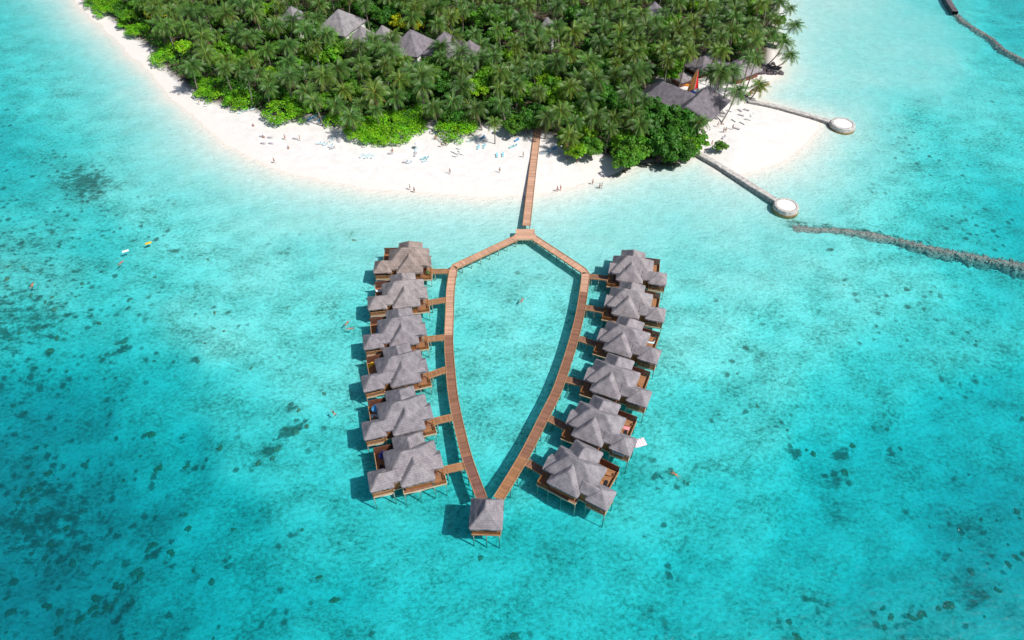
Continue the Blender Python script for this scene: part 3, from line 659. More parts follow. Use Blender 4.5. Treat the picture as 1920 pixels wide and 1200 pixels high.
# ------------------------------------------------------------------ sea walls, round platforms, breakwaters
def stone_blob(rng, r=1.0, sq=(1,1,.7), jit=.28, sub=2):
    bm = bmesh.new(); bmesh.ops.create_icosphere(bm, subdivisions=sub, radius=r); o = Vector((rng.random()*50, rng.random()*50, 0))
    for v in bm.verts:
        d = 1+jit*2*mnoise.noise(v.co/r*1.3+o)+jit*.8*mnoise.noise(v.co/r*3.7+o); v.co = Vector((v.co.x*sq[0], v.co.y*sq[1], v.co.z*sq[2]))*d
    vs = [tuple(v.co) for v in bm.verts]; fs = [tuple(v.index for v in f.verts) for f in bm.faces]; bm.free(); return vs, fs
def add_blob(mb, rng, p, r, sq=(1,1,.7), jit=.28, sub=1):
    vs, fs = stone_blob(rng, r, sq, jit, sub); mb.add([(x+p[0], y+p[1], z+p[2]) for x, y, z in vs], fs)
def sea_wall(px, w, ztop, label):
    pts = [G(x, y, ztop) for x, y in px]; o = pts[0].copy(); o.z = 0; root = empty('sea_wall', o, 0, label, 'sea wall', 'low stone sea walls ending in round platforms')
    P = spline([p-o for p in pts], 1.0); body = MB(); cap = MB(); vs = []; fs = []; cv = []; cf = []
    for i, p in enumerate(P):
        d = (P[min(i+1, len(P)-1)]-P[max(i-1, 0)]); s = Vector((d.y, -d.x, 0)).normalized()
        for a, z in ((-.62,-3),(-.54,ztop-.2),(.54,ztop-.2),(.62,-3)):
            q = p+s*(w*a+random.uniform(-.08,.08)); vs.append((q.x, q.y, z+random.uniform(-.05,.05)))
        for a, z in ((-.55,ztop-.25),(-.5,ztop),(.5,ztop),(.55,ztop-.25)):
            q = p+s*(w*a+random.uniform(-.06,.06)); cv.append((q.x, q.y, z+random.uniform(-.07,.07)))
        if i:
            for k in range(3): fs.append((4*i-4+k, 4*i-3+k, 4*i+1+k, 4*i+k)); cf.append(fs[-1])
    body.add(vs, fs).build('wall_body', M['stone'], root); cap.add(cv, cf).build('coping', M['stone_pale'], root)
    return root
def platform(px, r, ztop, label):
    c = G(*px, ztop); root = empty('round_platform', (c.x, c.y, 0), 0, label, 'stone platform', 'round stone platforms at the sea wall ends')
    def ring(name, mat, prof, jit=.05, n=56):
        mb = MB(); vs = []; fs = []
        for rr, z in prof:
            for k in range(n):
                a = 2*math.pi*k/n; q = rr+random.uniform(-jit, jit); vs.append((q*math.cos(a), q*math.sin(a), z+random.uniform(-jit, jit)*.6))
        for j in range(len(prof)-1):
            for k in range(n): fs.append((j*n+k, j*n+(k+1) % n, (j+1)*n+(k+1) % n, (j+1)*n+k))
        if prof[-1][0] < r*.9 and name == 'sand_fill': fs.append(tuple((len(prof)-1)*n+k for k in range(n)))
        mb.add(vs, fs); return mb.build(name, mat, root, recalc=True)
    ring('base_course', M['stone_wet'], [(r*1.06,-3),(r*1.05,.15),(r*1.02,.32)])
    ring('stone_rim', M['stone_pale'], [(r*1.02,.3),(r*1.0,.9),(r*.98,ztop-.1),(r*.93,ztop+.02),(r*.76,ztop+.02),(r*.74,ztop-.3)])
    ring('sand_fill', M['sandtop'], [(r*.78,ztop-.12),(r*.4,ztop-.06),(r*.05,ztop-.05)], .02)
    return root
sea_wall([(1303,282),(1340,303),(1400,340),(1460,377)], 1.6, 1.15, 'straight grey stone sea wall running out from the big dark tree')
sea_wall([(1404,188),(1450,197),(1510,213),(1567,230)], 1.5, .95, 'pale stone sea wall along the far edge of the sandbar')
platform((1475,384), 3.2, 1.35, 'round sand-topped stone platform ending the wall nearest the villas')
platform((1581,231), 3.6, 1.35, 'round sand-topped stone platform ending the far sandbar wall')
def breakwater(path, w0, w1, ztop, n, label, mats, rng, depth=.7):
    P = spline([G(x, y, 0) for x, y in path], 1.0); o = P[0].copy(); root = empty('rubble_breakwater', o, 0, label, 'breakwater', 'submerged rubble breakwaters')
    mb = MB(); vs = []; fs = []; nk = 13; Q = spline([p for p in P], .6)
    for i, p in enumerate(Q):
        t = i/(len(Q)-1); d = Q[min(i+1, len(Q)-1)]-Q[max(i-1, 0)]; sd = Vector((d.y, -d.x, 0)).normalized(); w = (w0+(w1-w0)*t)*(.62+.75*float(vnoise(np.array([i*.11]), np.array([1.0]), 41)[0])); tap = min(1, t*22+.35, (1-t)*9+.12); w *= .8+.5*mnoise.noise(Vector((i*.45, 7.7, mats[0][1])))
        for j in range(nk):
            k = j/(nk-1)*2-1; q = p-o+sd*(k*w*.72+.5*mnoise.noise(Vector((i*.3, k*2, 3))))
            zs = gz(q.x+o.x, q.y+o.y)-.12; m = abs(k)**1.6; m = m+(1-m)*(1-tap)*.8; nz = .16*mnoise.noise(Vector((q.x*.9, q.y*.9, 1)))+.16*mnoise.noise(Vector((q.x*2.7, q.y*2.7, 5)))
            vs.append((q.x, q.y, (ztop-.05)*(1-m)+zs*m+nz*(1-m*.6)))
        if i:
            for j in range(nk-1): fs.append(((i-1)*nk+j, (i-1)*nk+j+1, i*nk+j+1, i*nk+j))
    mb.add(vs, fs).build('mound', M['rubble'], root)
    for mi, (mat, share, wd, zt) in enumerate(mats):
        mb = MB()
        for _ in range(int(n*share)):
            t = rng.random(); i = min(int(t*(len(P)-1)), len(P)-2); p = P[i].lerp(P[i+1], t*(len(P)-1)-i)-o; d = (P[i+1]-P[i]); s = Vector((d.y, -d.x, 0)).normalized()
            w = (w0+(w1-w0)*t)*wd*(.75+.5*vnoise(np.array([t*9.0]), np.array([mi*3.0]), 5)[0]); k = rng.gauss(0, .30); k = max(-.6, min(.6, k)); q = p+s*k*w
            r = rng.uniform(.15,.36); add_blob(mb, rng, (q.x, q.y, zt+ztop-abs(k)**1.6*1.4-rng.random()*.12-r*.4), r, (1,1,.75), .3, 1)
        mb.build('rubble', mat, root)
    return root
rg = random.Random(5)
breakwater([(1488,421),(1530,426),(1580,427),(1630,434),(1690,446),(1760,463),(1830,476),(1900,489),(1990,505)], 2.4, 4.6, -.55, 600, 'long brownish rubble bank just awash, curving away from the near stone platform', [(M['rubble_pale'],.4,1.1,-.12),(M['rubble'],.6,.9,0)], rg)
breakwater([(1790,18),(1806,36),(1832,52),(1862,70),(1884,90),(1925,112),(1960,130)], 2.5, 3.0, -.30, 700, 'dark rubble bank in the far corner of the lagoon', [(M['rubble'],1,1.0,0)], rg)
sea_wall([(1772,-14),(1780,2),(1792,21)], 2.0, .9, 'short dark stone wall stub at the end of the far rubble bank')
for ch in [o for o in bpy.data.objects if o.name.startswith('sea_wall')][-1].children: ch.data.materials[0] = M['stone_dark']

# ------------------------------------------------------------------ coral heads
rg = random.Random(11)
cor = []
for k in range(6):
    mb = MB()
    for _ in range(1+k % 3*2): 
        a = rg.random()*6.28; d = 0 if _ == 0 else rg.uniform(.6,1.1); add_blob(mb, rg, (math.cos(a)*d, math.sin(a)*d, .1), rg.uniform(.55,1.0)*(1 if _ == 0 else .6), (1,1,.6), .32, 2)
    cor.append(mb.mesh('coral_head', M['coral_red'] if k % 3 == 2 else M['coral'], smooth=True))
for i, (x, y, s) in enumerate(CORP):
    p = GS(x+rg.uniform(-2,2), y+rg.uniform(-2,2)); k = rg.randrange(6); o = link('coral_head', cor[k], None, (p.x, p.y, p.z))
    s *= .6 if x < 1200 else .46; o.scale = (s*rg.uniform(.75,1.2), s*rg.uniform(.75,1.2), s*.5); o.rotation_euler = (0,0,rg.random()*6.28)
    far = 'on the open sand away from the villas' if x > 1200 else 'on the reef slope seaward of the villas'
    tag(o, ('small reddish brown' if k % 3 == 2 else 'small dark brown')+' coral head '+far, 'coral', 'coral heads on the seabed')

# ------------------------------------------------------------------ buildings ashore
def house(name, corners, apex, zw, label, cat, group=None, ridge=None, white=True, walls=True, tint=(1,1,1)):
    """corners: 4 eave corners (world, counter-clockwise); apex: roof top; ridge: optional second ridge end"""
    c = sum(corners, Vector())/4; g0 = gz(c.x, c.y); o = Vector((c.x, c.y, g0)); root = empty(name, o, 0, label, cat, group)
    C = [p-o for p in corners]; A = apex-o
    if ridge is None: f = [[C[i], C[(i+1) % 4], A] for i in range(4)]
    else:
        B = ridge-o; f = [[C[0],C[1],A],[C[1],C[2],B,A],[C[2],C[3],B],[C[3],C[0],A,B]]
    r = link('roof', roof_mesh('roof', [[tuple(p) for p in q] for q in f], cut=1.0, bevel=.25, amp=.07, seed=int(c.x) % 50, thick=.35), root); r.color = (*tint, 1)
    if walls:
        mb = MB(); m = sum(C, Vector())/4; q = [m+(p-m)*(.93 if white else .84) for p in C]; zt = min(p.z for p in C)+.25
        mb.add([(p.x,p.y,-.4) for p in q]+[(p.x,p.y,zt) for p in q], [(3,2,1,0),(4,5,6,7),(0,1,5,4),(1,2,6,5),(2,3,7,6),(3,0,4,7)])
        wl = mb.build('wall', M['white'] if white else M['screen'], root)
        for i in (0, 1):
            a, b = q[i], q[(i+1) % 4]; d = (b-a); nrm = Vector((d.y, -d.x, 0)).normalized()*.03
            for t in (.25, .6):
                s, e = a+d*t, a+d*(t+.16); w = MB()
                w.add([tuple(Vector((p.x,p.y,z))+nrm*k) for k in (-1,1) for p, z in ((s,.9),(e,.9),(e,2.3),(s,2.3))], [(0,1,2,3),(4,7,6,5),(0,4,5,1),(1,5,6,2),(2,6,7,3),(3,7,4,0)])
                w.build('window', M['glass'], root)
    return root
HOUSE_C = []
def villa_house(ax, ay, s, label, tint=(1,1,1), apexz=10.8):
    A = G(ax, ay, apexz); e = 4.9
    u = Vector((4.8, 12.2, 0)).normalized(); v = Vector((-u.y, u.x, 0)); c = Vector((A.x, A.y, e))
    hu, hv = 6.5*s, 5.3*s
    cs = [c-u*hu+v*hv, c-u*hu-v*hv, c+u*hu-v*hv, c+u*hu+v*hv]
    HOUSE_C.append((A.x, A.y, 8.0*s)); return house('thatched_house', cs, A, 0, label, 'house', 'grey thatched houses among the palms', tint=tint)
villa_house(634, 16, 1.15, 'grey thatched house with a bright white gable wall, largest of the houses in the grove')
villa_house(676, 48, .95, 'grey thatched house just below the white walled one, half hidden by a palm', (.95,.93,.93))
villa_house(716, 46, .85, 'small grey thatched roof peeking out beside the yellow flowering tree', (.95,.93,.92))
villa_house(769, 54, 1.05, 'dark grey thatched house with a sharp peak and a thin white wall strip below', (.78,.75,.80))
villa_house(833, 58, 1.05, 'grey thatched house behind palm trunks, next to the sharp peaked one', (.78,.75,.78))
villa_house(880, 74, .9, 'brownish grey thatched house nearest the pale green tree', (.78,.72,.74))
villa_house(545, 10, .9, 'grey thatched roof almost buried in palms, farthest from the jetty', (.9,.88,.9))
villa_house(1026, 30, .7, 'tiny grey roof corner in the middle of the palm grove', (.8,.78,.8))
villa_house(1228, 2, .9, 'grey thatched roof at the top edge above the beach restaurant', (.75,.72,.78))
# beach restaurant: two big thatched halls
def W3(x, y, z): return G(x, y, z)
zr, ze = 9.0, 3.6
a, b = W3(1286, 199, zr), W3(1326, 161, zr); c1, d1 = W3(1333, 226, ze), W3(1365, 193, ze)
d1 = c1+(b-a); d1.z = ze
off_ = Vector((c1.x-a.x, c1.y-a.y, 0)); c2 = Vector((a.x, a.y, ze))-off_*.95; d2 = c2+(b-a); d2.z = ze
o = (a+b)/2; o.z = gz(o.x, o.y); root = empty('thatched_hall', o, 0, 'big ridged thatched hall with a straight slope facing the sandbar', 'restaurant hall', 'big thatched halls of the beach restaurant')
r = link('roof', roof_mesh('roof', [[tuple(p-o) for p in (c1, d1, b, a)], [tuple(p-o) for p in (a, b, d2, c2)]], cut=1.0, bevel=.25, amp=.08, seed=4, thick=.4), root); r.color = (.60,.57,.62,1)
mb = MB(); q = [c1*.8+c2*.2, d1*.8+d2*.2, d2*.8+d1*.2, c2*.8+c1*.2]; q = [p-o for p in q]
mb.add([(p.x,p.y,-.5) for p in q]+[(p.x,p.y,3.2) for p in q], [(3,2,1,0),(4,5,6,7),(0,1,5,4),(1,2,6,5),(2,3,7,6),(3,0,4,7)]); mb.build('wall', M['wallwood'], root)
mb = MB(); mb.add([tuple(p-o) for p in (q[0]+o, q[3]+o, a-Vector((0,0,.5)))], [(0,1,2)]); mb.add([tuple(p-o) for p in (q[1]+o, q[2]+o, b-Vector((0,0,.5)))], [(0,1,2)])
mb.build('gable', M['screen'], root)
HOUSE_C.append((o.x, o.y, 9)); HOUSE_C.append((c1.x*.5+a.x*.5, c1.y*.5+a.y*.5, 6))
A = W3(1243, 152, 9.8); B = W3(1304, 176, 8.2)
u = (B-A); u.z = 0; u.normalize(); v = Vector((-u.y, u.x, 0))
cs = [Vector((A.x,A.y,3.6))-u*6.5+v*7.0, Vector((A.x,A.y,3.6))-u*6.5-v*7.5, Vector((B.x,B.y,3.6))+u*1-v*7.5, Vector((B.x,B.y,3.6))+u*1+v*6.0]
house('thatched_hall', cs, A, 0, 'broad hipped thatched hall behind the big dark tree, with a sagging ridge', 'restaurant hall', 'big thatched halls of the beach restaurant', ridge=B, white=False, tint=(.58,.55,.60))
HOUSE_C.append((A.x, A.y, 9)); HOUSE_C.append((B.x, B.y, 8))
def pav(x, y, hw, hd, zp, label, tint=(.8,.76,.78), ang=.6):
    A = G(x, y, zp); u = Vector((math.cos(ang), math.sin(ang), 0)); v = Vector((-u.y, u.x, 0)); c = Vector((A.x, A.y, 2.9))
    HOUSE_C.append((A.x, A.y, hw+2))
    return house('thatched_hut', [c-u*hw-v*hd, c+u*hw-v*hd, c+u*hw+v*hd, c-u*hw+v*hd], A, 0, label, 'hut', 'small thatched huts by the courtyard', white=False, tint=tint)
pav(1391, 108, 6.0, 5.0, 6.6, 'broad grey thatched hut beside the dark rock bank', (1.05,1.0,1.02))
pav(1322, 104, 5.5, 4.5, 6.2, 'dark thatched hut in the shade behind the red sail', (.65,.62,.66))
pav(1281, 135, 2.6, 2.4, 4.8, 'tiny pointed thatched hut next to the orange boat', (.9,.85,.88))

# ------------------------------------------------------------------ beached sailing catamaran, canoe
p = GS(1296, 176); root = empty('sailing_catamaran', p, R(28),  'beached catamaran with blue hulls and a red and rust sail, behind the restaurant roofs', 'catamaran')
root.scale = (1.08,)*3
for s in (-1, 1):
    MB().tube([(-2.7,s*1.15,.5),(-2.2,s*1.15,.42),(0,s*1.15,.36),(2.1,s*1.15,.42),(2.9,s*1.15,.62)],[.06,.26,.30,.22,.04],8).build('hull', M['hull'], root)
mb = MB(); mb.beam((-1.3,-1.2,.62),(-1.3,1.2,.62),.14,.14); mb.beam((.9,-1.2,.62),(.9,1.2,.62),.14,.14); mb.build('crossbeam', M['sky'], root)
MB().box(-1.25,.85,-1.05,1.05,.66,.69).build('trampoline', M['navy'], root)
MB().tube([(.9,0,.6),(.85,0,7.6)],[.08,.05],7).build('mast', M['grey'], root)
def sail(name, mat, P):
    mb = MB(); vs = [tuple(p) for p in P]; n = len(vs); mb.add([(x,y-.02,z) for x,y,z in vs]+[(x,y+.02,z) for x,y,z in vs], [tuple(range(n))[::-1], tuple(range(n, 2*n))]+[(i,(i+1) % n,n+(i+1) % n,n+i) for i in range(n)])
    return mb.build(name, mat, root)
sail('mainsail', M['sail_rust'], [(.75,0,1.2),(-2.2,-.3,1.35),(-1.9,-.3,2.8),(-1.1,-.2,5.0),(.1,-.05,7.2),(.75,0,7.5)])
sail('jib', M['sail_red'], [(.98,.03,7.3),(.98,.05,1.2),(1.9,.25,1.1),(2.5,.1,1.0),(1.6,.1,4.5)])
p = GS(1281, 160); root = empty('orange_canoe', p, R(-20), 'orange canoe lying on the sand beside the red sail', 'canoe')
MB().tube([(-2.2,0,.45),(-1.5,0,.3),(0,0,.28),(1.5,0,.3),(2.2,0,.45)],[.05,.33,.42,.33,.05],9).build('hull', M['orange'], root)
MB().box(-.9,.9,-.22,.22,.63,.72).build('seat_well', M['dark'], root)

# ------------------------------------------------------------------ sun loungers
def make_lounger(cm, fm=None, back=45):
    root = empty('sun_lounger'); f = MB()
    for s in (-.3,.3): f.box(-1.0,1.0,s-.03,s+.03,.28,.34)
    f.box(-1.0,-.94,-.27,.27,.28,.34); f.box(.94,1.0,-.27,.27,.28,.34); f.build('frame', fm or cm, root)
    for x in (-.9,.85):
        for s in (-.3,.3): MB().box(x-.03,x+.03,s-.03,s+.03,0,.28).build('leg', fm or cm, root)
    m = MB()
    for k in range(6): m.box(-.95+k*.2,-.95+k*.2+.185,-.31,.31,.342,.41)
    m.build('bed', cm, root)
    a = R(back); b = MB(); n = 4
    for k in range(n):
        d0, d1 = .02+k*.19, .02+k*.19+.175; P = [(.26+d*math.cos(a), .36+d*math.sin(a)) for d in (d0, d1)]
        b.beam((P[0][0],0,P[0][1]),(P[1][0],0,P[1][1]),.62,.07)
    b.build('backrest', cm, root)
    return root
LMAT = dict(aqua=(M['aqua'],M['fwhite']), pale=(M['paleblue'],M['fwhite']), grey=(M['grey'],M['grey']), white=(M['fwhite'],M['fwhite']), blue=(M['sky'],M['sky']), wood=(M['deck_orange'],M['deck_orange']), dark=(M['dark'],M['dark']))
LDESC = dict(aqua='turquoise', pale='pale blue', grey='purplish grey', white='white', blue='bright blue', wood='brown timber', dark='black')
LUSE = {}
def lounger(kind, p, rz, label, group):
    if kind not in LUSE: LUSE[kind] = o = make_lounger(*LMAT[kind])
    else: o = copy_tree(LUSE[kind])
    o.location = p; o.rotation_euler = (0,0,rz); o.scale = (.88,)*3; return tag(o, label, 'sun lounger', group)
rg = random.Random(3)
BEACH_L = [('grey',492,257,-.35,'in the square of four near the seated bathers'),('grey',507,259,-.35,'in the square of four near the seated bathers'),('grey',494,270,-.35,'in the square of four near the seated bathers'),('grey',509,270,-.35,'in the square of four near the seated bathers'),
 ('grey',554,261,-.4,'with a bather beside it, midway along the beach'),('pale',599,270,.3,'in the loose cluster above the waterline'),('pale',606,270,.3,'in the loose cluster above the waterline'),('pale',611,272,.2,'in the loose cluster above the waterline'),('pale',622,264,1.1,'in the loose cluster above the waterline'),('pale',621,275,.7,'in the loose cluster above the waterline'),
 ('grey',624,279,.1,'at the low edge of the loose cluster'),('pale',679,294,.9,'in the row facing the villas'),('pale',686,295,1.2,'in the row facing the villas'),('pale',692,294,1.2,'in the row facing the villas'),('pale',699,295,1.1,'in the row facing the villas'),('grey',733,289,0,'under the pink towel bather'),
 ('pale',780,284,1.3,'in the pair by the lone parasol'),('grey',779,291,1.2,'in the pair by the lone parasol'),('pale',768,306,.1,'in the pair closest to the water'),('grey',761,305,.0,'in the pair closest to the water'),('aqua',794,299,.2,'in the tight trio on bare sand'),('aqua',800,297,.2,'in the tight trio on bare sand'),('pale',797,303,.2,'in the tight trio on bare sand'),
 ('white',851,286,-.6,'in the white cluster in front of the hedge'),('white',857,289,-.6,'in the white cluster in front of the hedge'),('white',863,286,-.8,'in the white cluster in front of the hedge'),('white',855,294,-.4,'in the white cluster in front of the hedge'),('white',866,290,-.6,'in the white cluster in front of the hedge'),('white',861,280,-.6,'in the white cluster in front of the hedge'),
 ('aqua',897,278,1.2,'in the pair below the drooping palm'),('aqua',908,276,1.2,'in the pair below the drooping palm'),('aqua',960,277,.3,'in the tight pair closest to the jetty'),('aqua',965,275,.3,'in the tight pair closest to the jetty'),('aqua',932,293,1.5,'in the upright pair above the walking bather'),('aqua',943,292,1.5,'in the upright pair above the walking bather'),
 ('blue',969,264,.6,'by the shrubs near the jetty'),('pale',892,262,.1,'in the shade of the hedge end'),('blue',905,259,.9,'in the palm shade by the hedge end'),('pale',880,266,.0,'touching the leafy hedge front'),
 ('pale',1018,288,.4,'on the far side of the jetty'),('aqua',1028,286,.4,'on the far side of the jetty'),('blue',1040,279,.8,'under the palm on the far side of the jetty'),('blue',580,225,.9,'in the shady gap between hedges'),('blue',590,220,.8,'in the shady gap between hedges'),('blue',602,226,.7,'in the shady gap between hedges'),('blue',607,222,1.0,'in the shady gap between hedges'),
 ('aqua',652,244,1.0,'alone at the tip of the largest hedge'),('pale',452,212,.45,'in the line along the second hedge'),('pale',463,209,.35,'in the line along the second hedge'),('pale',475,206,.4,'in the line along the second hedge'),('white',388,199,.3,'beside the standing bather by the first hedge')]
for k, x, y, rz, lb in BEACH_L: lounger(k, GS(x, y), rz+rg.uniform(-.15,.15), LDESC[k]+' sun lounger '+lb, 'sun loungers on the main beach')
for x, y in [(1357,213),(1377,227),(1390,217),(1403,225),(1393,232),(1382,242),(1410,217),(1400,207),(1327,247),(1317,257),(1357,259),(1368,209),(1388,208)]:
    lounger('grey' if rg.random() < .35 else 'white', GS(x, y), rg.uniform(0,3), 'pale sun lounger scattered on the sandbar beside the restaurant', 'sun loungers on the sandbar')
VN = ['tan roofed villa','white hammock villa','royal blue chair villa','yellow towel villa','light blue sunshade villa','navy parasol villa']
for i in range(6):
    if i not in (1,):
        lounger('dark' if i == 5 else 'wood', villa_pt(i, -5.6, 1.1, DZ-.02), VILLAS[i][3]+1.4, ('black' if i == 5 else 'brown timber')+' sun lounger on the deck of the '+VN[i], 'villa deck loungers')
for i in range(6, 12):
    for j, (x, y) in enumerate(((-5.4,1.3),(-4.6,1.5),(-5.2,3.6))):
        if j == 2 and i not in (8, 10, 11): continue
        k = 'dark' if (i == 11 and j == 0) or (i == 10 and j == 0) else 'wood'
        lounger(k, villa_pt(i, x, y, DZ-.02), VILLAS[i][3]+(1.8 if j < 2 else .2), LDESC[k]+' lounger on deck of the '+order[i-6]+' villa on the stone platform side', 'villa deck loungers')
# ------------------------------------------------------------------ parasols and small things on the decks
def parasol(name, p, r, h, mat, label, group=None, tilt=0):
    root = empty(name, p, 0, label, 'parasol', group); root.rotation_euler = (tilt, 0, .4)
    MB().tube([(0,0,0),(0,0,h)],[.04,.03],7).build('pole', M['pipe'], root)
    vs = [(0,0,h+.05)]; n = 8
    for rr, z in ((.55,h-.12),(1.0,h-.42)):
        for k in range(16):
            a = 2*math.pi*k/16; q = r*rr*(1 if k % 2 == 0 else .93); vs.append((q*math.cos(a), q*math.sin(a), z))
    fs = [(0,1+k,1+(k+1) % 16) for k in range(16)]+[(1+k,17+k,17+(k+1) % 16,1+(k+1) % 16) for k in range(16)]
    low = [(x,y,z-.04) for x,y,z in vs]; m = len(vs)
    mb = MB(); mb.add(vs+low, fs+[tuple(m+i for i in f[::-1]) for f in fs]+[(17+k,17+(k+1) % 16,m+17+(k+1) % 16,m+17+k) for k in range(16)]); mb.build('canopy', mat, root); return root
parasol('sun_parasol', villa_pt(5, -4.7, 3.1, DZ), .95, 2.1, M['navy'], 'navy parasol on a villa deck nearest the pavilion')
parasol('sun_parasol', villa_pt(4, -4.9, 3.0, DZ), .95, 2.0, M['sky'], 'bright light blue parasol on a villa sun deck')
parasol('sun_parasol', GS(783, 279), .8, 2.0, M['fwhite'], 'lone white parasol on the main beach')
def soft(name, p, L_, W_, T_, rz, mat, label, cat, sag=0.0, group=None):
    mb = MB(); nx, ny = 8, 4; top = []; 
    for j in range(ny+1):
        for i in range(nx+1):
            u, v = i/nx*2-1, j/ny*2-1; e = (1-max(abs(u), abs(v))**6); top.append((u*L_/2, v*W_/2, T_*(.5+.5*e)-sag*(1-u*u)+.02*math.sin(i*2.1+j)))
    bot = [(x, y, min(z-.03, -sag*(1-(2*x/L_)**2))) for x, y, z in top]; m = len(top); w = nx+1
    fs = [(j*w+i, j*w+i+1, (j+1)*w+i+1, (j+1)*w+i) for j in range(ny) for i in range(nx)]
    rim = [i for i in range(w)]+[j*w+nx for j in range(1, ny+1)]+[ny*w+i for i in range(nx-1, -1, -1)]+[j*w for j in range(ny-1, 0, -1)]
    fs = fs+[tuple(m+i for i in f[::-1]) for f in fs]+[(rim[k], rim[(k+1) % len(rim)], m+rim[(k+1) % len(rim)], m+rim[k]) for k in range(len(rim))]
    o = mb.add(top+bot, fs).build(name, mat, None, p); o.rotation_euler = (0,0,rz); return tag(o, label, cat, group)
soft('hammock', villa_pt(1, -5.0, 3.0, DZ+1.3), 2.6, .8, .06, VILLAS[1][3]+.3, M['fwhite'], 'white hammock slung across a villa sun deck', 'hammock', .4)
mb = MB(); mb.beam((0,0,0),(-1.1,.5,2.1),.07,.07); o = mb.build('red_pole', M['red'], None, villa_pt(1, -5.6, 3.3, DZ)); tag(o, 'slanting red pole at the end of the white hammock', 'pole')
o = lounger('blue', villa_pt(2, -4.9, 2.6, DZ-.02), VILLAS[2][3]+1.4, 'royal blue deck chair on a dark villa sun deck', 'villa deck loungers')
soft('beach_towel', villa_pt(3, -5.7, 4.2, DZ+.02), 1.6, .8, .08, .9, M['yellow'], 'crumpled yellow towel lying on a villa sun deck', 'towel')
soft('beach_towel', villa_pt(4, -5.4, 2.4, DZ+.02), 1.9, .9, .08, .1, M['paleblue'], 'pale blue towel beside the light blue parasol', 'towel')
soft('beach_towel', villa_pt(8, -4.9, 3.4, DZ+.02), 2.0, 1.1, .08, -.2, M['paleblue'], 'pale blue towel spread on a villa sun deck beside the stone platform row', 'towel')
soft('beach_towel', villa_pt(10, -5.0, 2.9, DZ+.02), 1.3, .8, .08, -.3, M['pink'], 'dull pink towel on the deck near the floating mattress', 'towel')
soft('beach_towel', villa_pt(10, -5.7, -3.75, DZ+.98), 2.2, .5, .08, VILLAS[10][3], M['paleblue'], 'pale blue towel hung over a gazebo railing', 'towel')
lounger('blue', villa_pt(9, -5.7, -2.6, DZ), VILLAS[9][3]+.1, 'blue lounger inside a villa gazebo', 'villa deck loungers')
p = G(1199, 830, .08); soft('float_mattress', (p.x, p.y, .02), 2.4, 1.7, .25, .3, M['palepink'], 'pink and white inflatable mattress floating beside a villa gazebo', 'float mattress')
mb = MB()
for k in range(4): mb.box(-.95+k*.5,-.7+k*.5,-.7,.7,.27,.285)
o = mb.build('mattress_stripe', M['fwhite'], bpy.data.objects['float_mattress'])
root = empty('potted_plant', villa_pt(0, 4.3, -3.1, DZ), 0, 'green potted plant on the entry deck of the tan villa', 'potted plant')
MB().tube([(0,0,0),(0,0,.45)],[.2,.28],10).build('pot', M['wallwood'], root)

